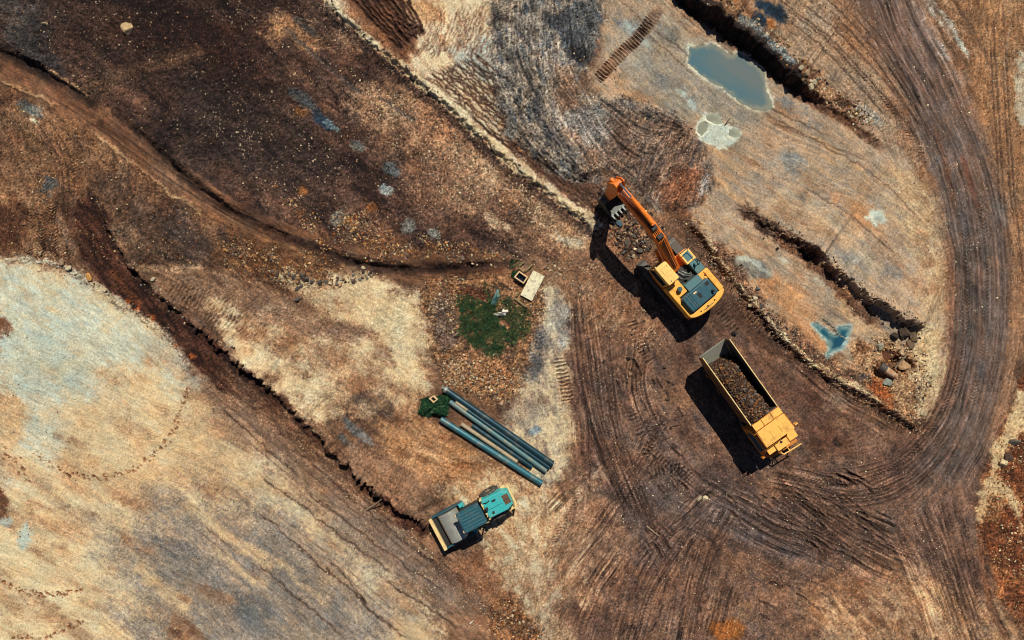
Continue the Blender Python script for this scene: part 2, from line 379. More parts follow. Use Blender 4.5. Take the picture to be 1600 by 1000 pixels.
for p in [[(400, 740), (470, 790), (540, 845), (620, 900)], [(470, 760), (520, 800), (600, 862), (700, 930)], [(500, 880), (540, 915), (582, 958), (640, 1000)], [(512, 876), (545, 905), (570, 945), (585, 960)], [(400, 800), (440, 830), (520, 905)], [(460, 700), (560, 790), (690, 890)], [(345, 640), (420, 705), (470, 750)], [(600, 905), (650, 940), (720, 985)], [(400, 880), (460, 930), (540, 1000)]]:
    st(p, 1.5, [(72, 56, 48), (88, 70, 58)], op=0.75, soft=1.2, warp=3, dz=-0.06)
    st([(x + 4, y - 4) for x, y in p], 1.8, [(176, 146, 116), (150, 124, 100)], op=0.5, soft=1.5, warp=3, dz=0.04)

# tan shelf above the cut bank
pg([(330, 520), (400, 480), (470, 500), (500, 470), (470, 455), (540, 430), (600, 440), (655, 445), (665, 500), (670, 560), (690, 600), (660, 640), (600, 650), (540, 640), (500, 670), (460, 640), (420, 600), (370, 560)], [(140, 108, 80), (186, 154, 114), (214, 186, 144)], soft=10, warp=14, ws=24, tex=(22, 1.5, 30))
for x, y, rx, ry in [(480, 450, 52, 14), (590, 465, 62, 30), (620, 530, 46, 44), (485, 600, 30, 40), (405, 565, 26, 14), (560, 490, 50, 14), (640, 590, 36, 20), (350, 480, 30, 12), (430, 500, 34, 12)]:
    blob(x, y, rx, ry, 25, [(222, 198, 156), (204, 176, 132)], op=0.8, brk=0.25)
for x, y, rx, ry in [(440, 540, 40, 14), (520, 560, 40, 26), (475, 585, 12, 8), (530, 475, 26, 8), (600, 560, 24, 8), (560, 610, 40, 16), (668, 590, 7, 6), (470, 620, 10, 5), (600, 545, 14, 8)]:
    blob(x, y, rx, ry, 30, [(124, 92, 68), (150, 116, 86)], op=0.7, brk=0.5)
pg([(380, 470), (450, 480), (540, 505), (600, 520), (560, 530), (470, 520), (400, 500)], [(112, 88, 72), (132, 104, 82)], soft=8, warp=8, op=0.8, tex=(10, 4, 25))
blob(585, 632, 32, 14, 20, [(54, 50, 52), (92, 76, 62)], op=0.85, brk=0.4)
blob(562, 675, 34, 7, 40, [(84, 98, 104), (128, 130, 124)], op=0.85, soft=4); blob(548, 694, 26, 5, 45, [(70, 96, 110), (96, 104, 106)], op=0.85, soft=4)
pg([(600, 650), (680, 650), (760, 720), (800, 770), (740, 790), (690, 760), (640, 740), (590, 700)], [(150, 112, 76), (172, 132, 92), (130, 94, 64)], soft=14, warp=12, tex=(14, 2, 20))
st([(690, 715), (730, 732), (770, 728), (800, 715)], 6, [(120, 82, 54), (150, 108, 74)], op=0.7, dz=-0.08)
st([(650, 700), (690, 722), (740, 715), (770, 700)], 5, [(196, 158, 112), (180, 140, 98)], op=0.6, dz=0.05)
pg([(540, 690), (620, 720), (680, 790), (670, 815), (600, 770), (550, 730)], [(120, 92, 70), (140, 110, 84)], soft=12, warp=8)
pg([(690, 755), (790, 735), (850, 760), (880, 800), (860, 880), (800, 900), (760, 870), (720, 800)], [(206, 176, 132), (172, 136, 98), (226, 204, 164)], soft=14, warp=12, ws=20, tex=(14, 2, 60), brk=0.15)
pg([(760, 870), (830, 850), (880, 900), (870, 1010), (880, 1120), (840, 1120), (815, 960)], [(206, 186, 148), (160, 132, 100), (222, 206, 168)], soft=12, warp=14, op=0.85, brk=0.25)
pg([(790, 925), (815, 940), (850, 985), (850, 1100), (780, 1100), (760, 960)], [(150, 108, 72), (112, 78, 54), (176, 132, 90)], soft=6, warp=7, rough=1.6)

# rubble round the grass, the washed-out pale strip and its dark stain
pg([(655, 440), (720, 430), (800, 425), (860, 440), (850, 520), (830, 570), (810, 610), (760, 640), (710, 610), (675, 560), (660, 500)], [(92, 70, 54), (126, 94, 66), (150, 114, 80)], soft=8, warp=8, tex=(9, 1, 0), rough=1.8)
pg([(690, 560), (760, 560), (820, 575), (800, 620), (730, 620), (690, 590)], [(176, 128, 84), (140, 98, 66), (196, 148, 100)], soft=10, warp=8, op=0.8, rough=1.6)
pg([(670, 470), (700, 450), (715, 500), (712, 545), (680, 550)], [(112, 100, 90), (86, 72, 62), (140, 124, 108)], soft=8, warp=6, op=0.8, rough=1.8)
blob(748, 458, 24, 9, 12, [(108, 70, 48), (94, 60, 42)], soft=3, warp=3)
pg([(850, 440), (880, 455), (893, 500), (890, 580), (870, 600), (890, 650), (890, 740), (850, 770), (790, 680), (800, 640), (830, 570), (840, 500)], [(168, 152, 128), (206, 182, 142), (140, 124, 106)], soft=9, warp=9, tex=(10, 2, 70))
pg([(862, 455), (892, 470), (893, 545), (868, 545)], [(156, 160, 152), (120, 118, 110)], soft=7, warp=5, op=0.8)
pg([(838, 520), (858, 500), (862, 540), (850, 575), (832, 600), (828, 560)], [(76, 77, 78), (106, 103, 98)], soft=9, warp=6, op=0.95)
blob(812, 645, 34, 22, -30, [(128, 120, 108), (160, 146, 124)], op=0.7); blob(835, 673, 10, 5, -20, [(110, 130, 136), (128, 136, 132)], op=0.9)
st([(885, 560), (885, 640), (888, 720)], 12, [(222, 194, 150), (200, 168, 126)], op=0.7, soft=8)
blob(860, 520, 8, 24, 0, [(214, 204, 176), (190, 176, 148)], op=0.4)

# haul yard: packed dark earth crossed by wheel marks
pg([(895, 410), (930, 390), (1010, 440), (1060, 520), (1150, 500), (1230, 560), (1330, 625), (1440, 680), (1500, 640), (1560, 660), (1530, 760), (1530, 860), (1560, 960), (1620, 1120), (860, 1120), (890, 950), (900, 860), (880, 780), (900, 700), (890, 600), (893, 500)],
   [(84, 64, 55), (106, 81, 66), (124, 97, 78), (94, 77, 68)], soft=14, warp=12, ws=26, tex=(26, 2, 70))
pg([(900, 400), (960, 380), (1010, 430), (1000, 470), (1040, 530), (960, 540), (900, 500)], [(150, 114, 82), (124, 92, 68), (176, 140, 104)], soft=16, warp=14, op=0.8, tex=(9, 3, -50))
pg([(930, 290), (1000, 320), (1040, 380), (1020, 420), (960, 400), (930, 360)], [(112, 82, 60), (136, 102, 74), (92, 68, 52)], soft=14, warp=10, rough=2.0)
for x, y, rx, ry, a in [(950, 620, 26, 70, -10), (1010, 680, 50, 26, 40), (1080, 760, 90, 40, 10), (1200, 830, 110, 36, 10), (1000, 790, 60, 30, 20), (1160, 800, 50, 30, 0), (1050, 840, 90, 20, -40), (1250, 870, 60, 22, 10)]:
    blob(x, y, rx, ry, a, [(96, 86, 82), (80, 76, 76), (108, 94, 86)], op=0.45, soft=18, warp=18)
for x, y, rx, ry in [(1180, 590, 60, 34), (1290, 640, 80, 30), (1290, 690, 60, 20), (1250, 620, 30, 30)]:
    blob(x, y, rx, ry, 35, [(84, 60, 48), (104, 76, 58)], op=0.6)
blob(1305, 628, 18, 12, 20, [(150, 128, 104), (128, 106, 86)], op=0.8)
blob(1055, 620, 26, 14, 30, [(168, 130, 94), (136, 104, 78)], op=0.7)
pg([(870, 780), (940, 760), (960, 830), (930, 900), (900, 960), (860, 930), (850, 850)], [(176, 140, 106), (138, 106, 80), (200, 168, 130)], soft=30, warp=26, op=0.9, tex=(9, 5, -55), brk=0.35)
pg([(1260, 900), (1340, 900), (1480, 900), (1540, 960), (1560, 1100), (1240, 1100), (1270, 960)], [(140, 104, 72), (176, 136, 96), (196, 160, 118), (120, 90, 66)], soft=34, warp=30, ws=40, op=0.85, tex=(12, 2.5, 50), brk=0.2)
pg([(1280, 890), (1350, 880), (1420, 900), (1380, 930), (1300, 940)], [(120, 82, 56), (146, 104, 70)], soft=16, warp=14, op=0.6, brk=0.4)
blob(1135, 986, 30, 15, -5, [(164, 104, 52), (142, 88, 46)], op=0.95, soft=5, warp=7); blob(1165, 955, 12, 14, 0, [(150, 118, 82), (130, 100, 72)], op=0.7)
blob(880, 1000, 24, 30, 0, [(206, 182, 142), (180, 152, 116)], op=0.5, brk=0.3)
blob(935, 740, 14, 14, 0, [(206, 188, 158), (180, 156, 126)], op=0.55, brk=0.5); blob(1098, 778, 7, 4, 0, [(226, 208, 168), (200, 176, 132)], op=0.9)

for x, y, rx, ry, a in [(1000, 960, 70, 30, -60), (1120, 930, 60, 26, -50), (1220, 960, 70, 30, 20), (960, 860, 40, 24, -60), (1240, 900, 60, 20, 20), (960, 560, 30, 50, -10), (1060, 590, 40, 22, 40), (1180, 760, 40, 16, 20), (1340, 660, 50, 14, 30), (1000, 640, 24, 40, 10)]:
    blob(x, y, rx, ry, a, [(134, 104, 80), (112, 86, 68), (156, 124, 96)], op=0.6, soft=18, warp=20, brk=0.3)
# north-east: wet flat ground between the ditches
pg([(760, -160), (1090, -160), (1060, 10), (1110, 50), (1190, 100), (1260, 150), (1340, 200), (1420, 240), (1460, 330), (1475, 440), (1480, 560), (1460, 640), (1430, 665), (1340, 615), (1250, 560), (1180, 480), (1120, 400), (1060, 330), (1110, 300), (1110, 250), (1050, 190), (930, 150), (920, 100), (950, 0)],
   [(150, 122, 94), (176, 148, 116), (156, 140, 118), (184, 152, 114)], soft=10, warp=8, tex=(18, 5, DIAG), rough=0.45)
pg([(950, 60), (1000, 15), (1060, 30), (1180, 120), (1220, 170), (1160, 200), (1080, 180), (960, 130)], [(150, 140, 120), (166, 154, 130), (132, 132, 122)], soft=14, warp=12, op=0.8, tex=(12, 4, DIAG), rough=0.3)
for x, y, rx, ry, op in [(985, 40, 22, 10, .8), (1010, 65, 14, 7, .7), (1040, 50, 24, 10, .6), (1015, 115, 34, 14, .5), (1060, 130, 22, 8, .8), (1085, 158, 12, 7, .8), (1240, 255, 22, 12, .9), (1300, 310, 40, 8, .4), (1230, 300, 30, 8, .5), (1190, 290, 30, 6, .4), (1310, 395, 26, 8, .6), (1250, 175, 40, 6, .8), (1300, 110, 30, 12, .5), (1340, 75, 14, 18, .6), (1270, 85, 30, 14, .5), (1345, 190, 30, 14, .45), (1370, 265, 40, 10, .4), (1360, 410, 44, 18, .55)]:
    blob(x, y, rx, ry, DIAG, [(110, 120, 122), (136, 136, 126)], op=op, soft=8, warp=8)
for x, y, rx, ry, op in [(1065, 145, 12, 4, .8), (1082, 163, 8, 6, .8), (985, 42, 10, 6, .7), (1010, 66, 8, 5, .7)]:
    blob(x, y, rx, ry, DIAG, [(196, 204, 188), (170, 182, 172)], op=op, soft=4)
for x, y, rx, ry, op in [(990, 150, 60, 12, .5), (1330, 325, 40, 14, .7), (1230, 470, 60, 18, .8), (1180, 420, 40, 14, .5), (1260, 520, 50, 16, .6), (1430, 300, 30, 30, .4)]:
    blob(x, y, rx, ry, DIAG, [(190, 138, 88), (172, 124, 82)], op=op, soft=12, warp=10)
st([(1200, 300), (1290, 350), (1380, 430)], 16, [(206, 176, 132), (186, 156, 118)], op=0.4, soft=14, streak=0.2)
pg([(1120, 400), (1180, 400), (1210, 430), (1185, 440), (1150, 425)], [(112, 118, 114), (150, 150, 136)], soft=4, warp=6, op=0.9, rough=0.3)
st([(1150, 398), (1180, 408), (1208, 432)], 3.5, [(196, 198, 178), (166, 172, 160)], op=0.8, warp=4)
blob(1366, 340, 15, 9, 40, [(206, 206, 184), (184, 188, 168)], op=0.95, soft=4, warp=6, rough=0.3); blob(1370, 343, 6, 4, 30, [(170, 172, 156), (160, 160, 146)], op=0.8)
blob(1310, 492, 20, 6, 30, [(150, 130, 108), (134, 118, 100)], op=0.8)
for x, y in [(1225, 408), (1280, 440)]: blob(x, y, 10, 4, 40, [(206, 198, 170), (176, 166, 144)], op=0.6)
pg([(1380, 250), (1460, 260), (1490, 420), (1490, 600), (1440, 640), (1420, 540), (1440, 440), (1400, 330)], [(176, 146, 108), (196, 168, 126), (150, 118, 86)], soft=14, warp=14, op=0.75, rough=0.9)

# ground east of the upper ditch
pg([(1080, -160), (1800, -160), (1800, 700), (1590, 600), (1560, 300), (1500, 180), (1440, 230), (1340, 195), (1250, 130), (1180, 70), (1060, 0)], [(112, 82, 58), (142, 106, 76), (166, 130, 94)], soft=10, warp=8, tex=(12, 5, 50))
pg([(1200, -40), (1290, 0), (1330, 80), (1400, 190), (1440, 260), (1360, 230), (1260, 140), (1190, 60)], [(150, 128, 102), (166, 146, 118), (132, 118, 102)], soft=24, warp=18, op=0.8, tex=(12, 4, 45))
pg([(1520, -100), (1660, -100), (1680, 500), (1580, 520), (1560, 300), (1520, 180)], [(140, 104, 72), (170, 130, 90), (120, 88, 62)], soft=20, warp=14, op=0.8, tex=(7, 6, 85))
pg([(1395, -60), (1420, 0), (1450, 50), (1490, 95), (1478, 98), (1450, 75), (1430, 40), (1400, -10)], [(206, 206, 186), (160, 162, 150), (226, 224, 204)], soft=3, warp=4, op=0.95, rough=1.4, brk=0.2)
pg([(1430, -40), (1470, 10), (1505, 55), (1516, 95), (1505, 80), (1475, 50), (1445, 10)], [(214, 214, 196), (170, 170, 156)], soft=3, warp=4, op=0.95, rough=1.4, brk=0.3)
for x in (1438, 1452, 1490): st([(x, 0), (x + 30, 45), (x + 62, 110)], 3, [(96, 74, 58), (120, 94, 72)], op=0.7, dz=-0.06)
pg([(1588, 80), (1620, 80), (1620, 210), (1590, 190), (1583, 120)], [(196, 188, 164), (160, 144, 118)], soft=4, warp=5, brk=0.3)
st([(1578, 40), (1572, 90), (1568, 140)], 2, [(196, 168, 130), (170, 140, 106)], op=0.7)
for x, y, rx, ry in [(1200, 22, 24, 13), (1180, 40, 14, 10)]:
    blob(x, y, rx, ry, 30, [(34, 58, 76), (26, 44, 62)], op=0.95, soft=6, warp=5)
for x, y, r in [(1137, 6, 8), (1198, 44, 9), (1203, 50, 5)]: blob(x, y, r, r * 0.6, 10, [(190, 116, 52), (150, 92, 48)], op=0.9)
pg([(1150, 25), (1180, 50), (1220, 90), (1250, 110), (1230, 115), (1180, 80), (1140, 40)], [(96, 112, 116), (138, 140, 128), (74, 84, 90)], soft=5, warp=5, rough=2)
pg([(1230, 95), (1290, 130), (1360, 190), (1340, 200), (1280, 165), (1240, 130)], [(120, 90, 66), (84, 62, 48), (166, 130, 96)], soft=6, warp=6, rough=2.2)
blob(1352, 178, 22, 14, 30, [(168, 170, 156), (120, 120, 112)], op=0.8, rough=1.6)

# haul road that bends round the east side
ROAD = [(1330, -140), (1390, 20), (1450, 130), (1500, 240), (1530, 350), (1540, 470), (1530, 590), (1500, 690), (1450, 780), (1390, 860)]
st(ROAD, 50, [(112, 88, 72), (122, 104, 92), (96, 80, 70)], soft=24, warp=8, taper=False, streak=0.42, sw=4.0, sl_len=140, sdz=0.05, tex=(12, 8, 75), rough=0.6, fade_end=0.25)
for off, c in [(-30, (96, 98, 98)), (-8, (92, 96, 98)), (18, (104, 106, 104)), (40, (112, 100, 90))]:
    p = [(1462 + off, 180), (1505 + off, 290), (1525 + off, 400), (1530 + off, 520), (1505 + off, 650), (1455 + off, 770)]
    st(p, 7, [c, tuple(q * 0.8 for q in c)], op=0.4, soft=5, warp=4, streak=0.25, sdz=0.04)
st([(1460, 190), (1480, 260), (1492, 340)], 5, [(112, 76, 54), (96, 66, 50)], op=0.6); st([(1500, 240), (1520, 290), (1528, 330)], 4, [(112, 70, 54), (96, 62, 50)], op=0.7)
blob(1565, 330, 10, 26, -15, [(104, 110, 112), (120, 118, 112)], op=0.8)
st([(1480, 360), (1487, 470), (1490, 580), (1470, 650)], 9, [(146, 108, 82), (120, 86, 66)], op=0.6, soft=7)
st([(1480, 540), (1472, 600), (1440, 660)], 2.5, [(214, 184, 140), (196, 166, 124)], op=0.7, warp=2, dz=0.08)
st([(1590, 400), (1588, 520), (1570, 620), (1545, 700)], 12, [(156, 122, 90), (130, 100, 76)], op=0.7, soft=8, streak=0.3)

# east margin: pale bank and rust-coloured slope
pg([(1640, 560), (1600, 585), (1578, 640), (1555, 690), (1535, 740), (1530, 800), (1535, 850), (1550, 900), (1580, 960), (1640, 1010)], [(128, 76, 46), (98, 60, 40), (160, 104, 64)], soft=6, warp=8, rough=2.0)
pg([(1640, 590), (1600, 600), (1575, 650), (1550, 700), (1540, 745), (1528, 800), (1532, 830), (1550, 760), (1580, 790), (1600, 840), (1600, 810), (1570, 750), (1560, 730), (1590, 680), (1640, 650)], [(222, 194, 146), (190, 156, 112), (206, 174, 126)], soft=5, warp=6, rough=1.2)
blob(1552, 790, 16, 20, 0, [(128, 94, 64), (160, 120, 80)], op=0.9, rough=2.0)
blob(1580, 880, 10, 30, -20, [(74, 46, 34), (96, 60, 42)], op=0.7)
blob(1568, 990, 26, 20, 20, [(200, 166, 122), (170, 134, 96)], op=0.6)
st([(1530, 820), (1536, 900), (1552, 960), (1580, 1010)], 5, [(128, 90, 66), (104, 74, 56)], op=0.8, dz=-0.12)

# scraped, striped ground north of the long ridge
pg([(500, -160), (790, -160), (770, 60), (780, 200), (830, 262), (945, 350), (925, 356), (840, 292), (760, 225), (690, 160), (620, 96), (560, 45), (505, 0)], [(200, 172, 134), (222, 198, 160), (172, 138, 104)], soft=7, warp=6, tex=(10, 5, 50))
pg([(525, -60), (600, -60), (640, 40), (650, 80), (640, 110), (590, 70), (540, 20)], [(104, 70, 50), (132, 94, 66)], soft=10, warp=7, op=0.9)
pg([(640, 0), (680, 10), (690, 30), (660, 40), (630, 20)], [(206, 150, 96), (190, 140, 92)], soft=12, warp=8, op=0.8)
pg([(770, 200), (830, 180), (900, 220), (880, 240), (800, 230)], [(206, 146, 90), (172, 116, 72)], soft=12, warp=10, op=0.75)
pg([(730, 60), (785, 50), (800, 130), (740, 120), (700, 90)], [(168, 182, 176), (150, 164, 160)], soft=18, warp=12, op=0.7)
for k in range(11):       # grooves left by bucket teeth
    o = k * 9.5
    st([(528 + o * 0.8, -30 - o * 0.3), (572 + o * 0.75, 22 - o * 0.1), (632 + o * 0.35, 84 - o * 0.28)], 2.3, [(58, 40, 34), (78, 54, 44)], op=0.95, soft=1.3, warp=2.5, dz=-0.16)
for k in range(30):
    o = k * 5.4
    st([(665 + o * 0.95, 20 + 8 * math.sin(k) - o * 0.1), (668 + o * 0.8, 50 + 5 * math.sin(k * 2.1)), (650 + o * 0.8, 90 + 6 * math.cos(k))], 1.1, [(128, 96, 72), (104, 80, 64)], op=0.65, soft=1.1, warp=3, dz=-0.06)
for k in range(17):
    o = k * 7
    st([(655 + o * 0.75, 118 - o * 0.35), (700 + o * 0.75, 150 - o * 0.25), (760 + o * 0.75, 205 - o * 0.25 + 6 * math.sin(k)), (815 + o * 0.6, 250 - o * 0.2)], 1.6, [(84, 60, 48), (66, 50, 42)], op=0.85, soft=1.1, warp=3, dz=-0.07)
for k in range(10):
    o = k * 7
    st([(822 + o * 0.7, 246 - o * 0.35), (860 + o * 0.6, 282 - o * 0.3), (915 + o * 0.5, 330 - o * 0.35)], 2.1, [(74, 54, 44), (96, 70, 54)], op=0.85, soft=1.2, warp=2.5, dz=-0.09)

# dark rippled spoil heap in front of the bucket
HEAP = [(770, -120), (935, -120), (942, 20), (930, 70), (905, 110), (900, 150), (960, 152), (1020, 165), (1075, 190), (1110, 235), (1116, 280), (1098, 318), (1050, 335), (1010, 320), (985, 290), (940, 275), (900, 285), (850, 262), (800, 225), (775, 160), (765, 60)]
pg(HEAP, [(74, 74, 74), (112, 106, 96), (150, 140, 122), (92, 98, 100)], soft=7, warp=8, ws=16, tex=(13, 2.5, 70), rough=1.5)
pg([(900, 170), (1000, 165), (1080, 195), (1110, 260), (1080, 320), (1000, 315), (960, 280), (900, 270)], [(78, 60, 52), (104, 82, 66), (134, 108, 86), (86, 76, 70)], soft=14, warp=12, op=0.8, tex=(8, 4, -60), brk=0.2)
pg([(860, 20), (935, -20), (938, 60), (905, 115), (880, 60)], [(40, 44, 50), (70, 76, 80), (100, 104, 102)], soft=8, warp=9, op=0.85)
pg([(860, 110), (900, 120), (920, 190), (900, 240), (870, 190)], [(112, 80, 60), (140, 106, 78)], soft=12, warp=10, op=0.6)
pg([(870, 175), (940, 170), (960, 200), (930, 225), (880, 215)], [(160, 164, 156), (132, 138, 136)], soft=14, warp=10, op=0.6)
pg([(1020, 300), (1060, 260), (1110, 270), (1098, 318), (1050, 338)], [(112, 70, 48), (140, 92, 62)], soft=8, warp=7, op=0.7)
blob(1098, 292, 7, 20, 20, [(160, 164, 156), (130, 136, 134)], op=0.7)
sl = sl_for([760, 1120], [-120, 340], 4); X, Y = GX[sl], GY[sl]
hm = sst(-4, 14, poly_sd(HEAP, X, Y))
ZZ[sl] += hm * (0.3 + 0.3 * fbm(X / 60, Y / 60, 915, 3))
HEAPM = np.zeros((NY, NX), dtype=np.float32); HEAPM[sl] = hm

# long pale ridge with broken dark rubble below it
RIDGE = [(500, -8), (560, 48), (620, 98), (700, 165), (760, 222), (830, 280), (930, 356)]
st([(x - 9, y + 9) for x, y in RIDGE], 7, [(58, 46, 42), (84, 66, 54)], op=0.85, soft=4, warp=6, ws=8, rough=2.6, taper=False)
st(RIDGE, 4.5, [(226, 204, 162), (206, 180, 138)], soft=2, warp=5, ws=14, taper=False, op=0.8, rough=0.8)
st([(640, 118), (690, 150), (740, 190)], 8, [(222, 204, 166), (206, 184, 144)], op=0.7, soft=5, streak=0.2)
scarp([(490, -16, .3), (560, 50, .42), (620, 100, .4), (700, 167, .4), (760, 224, .4), (830, 282, .4), (930, 358, .35)], face=7, decay=80, rag=6, rs=7)
pg([(820, 300), (900, 350), (930, 385), (900, 400), (850, 370)], [(196, 172, 134), (160, 130, 98), (216, 196, 160)], soft=12, warp=12, op=0.75, brk=0.3)
blob(888, 376, 20, 6, 10, [(206, 200, 174), (180, 170, 146)], op=0.8)

# lane banks
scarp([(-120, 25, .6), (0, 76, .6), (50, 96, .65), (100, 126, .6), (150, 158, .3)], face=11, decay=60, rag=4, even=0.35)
st([(-60, 54), (0, 82), (50, 102), (100, 132), (145, 160)], 8, [(46, 34, 31), (68, 50, 41)], op=0.8, soft=6, warp=4, taper=False)  # dark band paints the bank's shade into the soil
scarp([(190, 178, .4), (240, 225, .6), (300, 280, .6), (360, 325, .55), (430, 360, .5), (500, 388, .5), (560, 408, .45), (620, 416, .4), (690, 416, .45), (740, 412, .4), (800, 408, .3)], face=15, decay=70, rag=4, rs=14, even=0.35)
st([(185, 178), (238, 228), (298, 284), (358, 330), (430, 365), (500, 393), (560, 412), (620, 421), (700, 421), (790, 413)], 8, [(52, 38, 33), (74, 54, 43)], op=0.8, soft=6, warp=4, taper=False)  # same painted wall shade along the rest of the lane
for p in ([(0, 127), (40, 143), (95, 168)], [(145, 205), (200, 250), (250, 285), (268, 312), (285, 305), (325, 345)], [(70, 105), (110, 130), (145, 155)]):
    st(p, 2.2, [(196, 158, 112), (166, 130, 92)], op=0.85, warp=3, ws=8, dz=0.1)
# the cut bank with its red-brown floor
pg([(112, 315), (150, 305), (172, 350), (192, 395), (222, 435), (252, 466), (292, 492), (335, 530), (372, 566), (440, 616), (486, 668), (540, 722), (600, 775), (690, 835), (650, 840), (560, 770), (480, 700), (400, 640), (330, 600), (285, 545), (235, 500), (180, 462), (145, 440), (128, 400), (118, 350)],
   [(50, 31, 26), (70, 44, 34), (90, 60, 45)], soft=4, warp=6, ws=12, tex=(7, 5, 52), rough=1.3)
pg([(330, 560), (420, 625), (500, 700), (600, 790), (580, 790), (470, 700), (380, 640)], [(118, 90, 66), (96, 72, 54), (140, 108, 80)], soft=10, warp=9, op=0.85, tex=(8, 4, DIAG))
for p in ([(150, 390), (180, 430), (230, 480), (290, 540)], [(160, 340), (190, 400), (240, 460)], [(135, 350), (150, 410), (200, 465)]):
    st(p, 3, [(44, 28, 24), (58, 38, 30)], op=0.7, dz=-0.1, warp=3)
st([(170, 420), (200, 455), (222, 480)], 6, [(122, 74, 44), (100, 60, 40)], op=0.7)
for x, y, r in [(214, 483, 4), (238, 497, 5), (200, 470, 3), (275, 540, 4), (300, 556, 4)]: blob(x, y, r, r, 0, [(176, 92, 40), (150, 80, 40)], op=0.9)
scarp([(148, 302, .2), (165, 350, .45), (190, 395, .6), (222, 437, .7), (252, 467, .55), (292, 492, .45)], face=5, decay=60, rag=4, rs=7)
scarp([(285, 488, .3), (310, 510, .6), (345, 540, .8), (375, 566, .8), (440, 614, .75), (484, 664, .8), (530, 712, .9), (580, 760, .85), (640, 800, .8), (690, 832, .5), (720, 850, .1)], face=5, decay=60, rag=6, rs=9, teeth=7, even=0.3)
st([(128, 432), (175, 465), (222, 495), (262, 522), (290, 560)], 4, [(200, 186, 154), (150, 128, 104)], op=0.7, warp=5, ws=8, dz=0.08, rough=1.8)
st([(0, 408), (60, 405), (110, 420), (135, 436)], 4, [(196, 190, 164), (166, 150, 124)], op=0.8, warp=4, dz=0.08, rough=1.6)

# ditches: the ground beyond stands about a metre higher
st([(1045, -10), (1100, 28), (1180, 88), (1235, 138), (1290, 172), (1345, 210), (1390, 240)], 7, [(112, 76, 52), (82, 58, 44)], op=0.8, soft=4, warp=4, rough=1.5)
st([(1015, -56), (1062, -4), (1112, 30), (1182, 82), (1217, 112), (1245, 134)], 10, [(40, 33, 32), (58, 46, 40)], op=0.92, soft=4, warp=4, taper=False)  # shade of the bank face painted as a near-black band
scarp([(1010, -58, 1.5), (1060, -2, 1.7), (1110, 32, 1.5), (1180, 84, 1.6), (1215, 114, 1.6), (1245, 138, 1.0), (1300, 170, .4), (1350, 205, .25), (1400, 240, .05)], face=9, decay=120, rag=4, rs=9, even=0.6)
st([(1150, 320), (1200, 358), (1250, 388), (1300, 440), (1350, 490), (1385, 510)], 10, [(112, 76, 54), (84, 58, 44), (60, 44, 38)], op=0.85, soft=5, warp=5, rough=1.4, dz=-0.15)
scarp([(1140, 312, .1), (1205, 360, .35), (1240, 376, .9), (1285, 408, 1.2), (1340, 456, 1.25), (1390, 494, 1.3), (1425, 508, 1.3), (1446, 520, .4)], face=8, decay=90, rag=7, rs=8, even=0.45)
# berm between the yard and the flat, pit at its corner
st([(1120, 395), (1160, 450), (1200, 505), (1260, 552), (1330, 600), (1430, 665)], 16, [(112, 82, 60), (84, 62, 50), (140, 104, 74)], op=0.85, soft=8, warp=8, rough=2.4, taper=False)
st([(1090, 360), (1140, 430), (1190, 490), (1240, 545), (1300, 588), (1370, 622), (1420, 655)], 3.5, [(222, 196, 152), (196, 166, 124)], op=0.85, warp=5, ws=16, dz=0.0)
st([(1085, 350), (1140, 432), (1190, 492), (1240, 546), (1300, 590), (1370, 625), (1425, 660)], 12, None, dz=0.5, prof='g', soft=8, warp=3)
pg([(1330, 540), (1370, 530), (1420, 540), (1450, 560), (1455, 620), (1425, 655), (1380, 620), (1340, 590)], [(150, 114, 80), (176, 140, 100), (120, 88, 62)], soft=8, warp=8, rough=2.2)
pg([(1425, 530), (1460, 500), (1475, 560), (1460, 620), (1435, 660), (1425, 600)], [(216, 188, 142), (186, 154, 112)], soft=8, warp=8, op=0.8, rough=1.4)
pg([(1360, 585), (1385, 600), (1400, 625), (1385, 635), (1355, 605)], [(168, 92, 46), (128, 70, 40)], soft=6, warp=6, op=0.85)
blob(1393, 557, 13, 9, 20, [(112, 74, 50), (98, 64, 46)], op=0.9, soft=3, rough=0.2, dz=-0.25)
blob(1350, 592, 12, 8, 20, [(64, 60, 62), (84, 76, 70)], op=0.8)
pg(ell(1412, 572, 18, 12, 10), None, soft=5, warp=2, dz=-0.5); pg(ell(1378, 585, 12, 9, 30), None, soft=5, warp=2, dz=-0.4)

# puddle beds
BIG = [(1060 + x / 5.555, y / 5.555) for x, y in [(90, 395), (135, 415), (200, 400), (285, 380), (320, 390), (380, 430), (470, 485), (520, 450), (600, 500), (740, 610), (745, 690), (760, 780), (810, 880), (800, 940), (640, 945), (480, 835), (330, 720), (265, 700), (170, 630), (80, 545), (95, 480)]]
SMALL = [(1240 + x / 11.11, 480 + y / 11.11) for x, y in [(330, 300), (400, 270), (470, 330), (560, 390), (660, 470), (760, 480), (740, 400), (800, 340), (980, 330), (990, 400), (940, 540), (870, 650), (810, 720), (760, 760), (690, 770), (600, 870), (560, 860), (620, 720), (600, 600), (480, 480), (390, 390)]]
FOAM = [(1085, 195), (1100, 178), (1118, 180), (1130, 195), (1150, 198), (1158, 212), (1130, 236), (1105, 222), (1090, 215)]
pg(BIG, [(200, 200, 178), (176, 178, 160)], soft=2, warp=3, ws=8, rough=0.2); pg([(x, y) for x, y in FOAM], [(206, 208, 186), (176, 182, 166)], soft=3, warp=4, ws=8, rough=0.3)
bp = BIG + [BIG[0]]
st(bp, 3.8, [(228, 220, 194), (204, 194, 166)], op=0.8, warp=2.5, ws=7, taper=False, rough=0.4)
sl = sl_for([p[0] for p in BIG], [p[1] for p in BIG], 20); d = poly_sd(BIG, GX[sl], GY[sl]) + 2.6 * fbm(GX[sl] / 8, GY[sl] / 8, 77, 3)
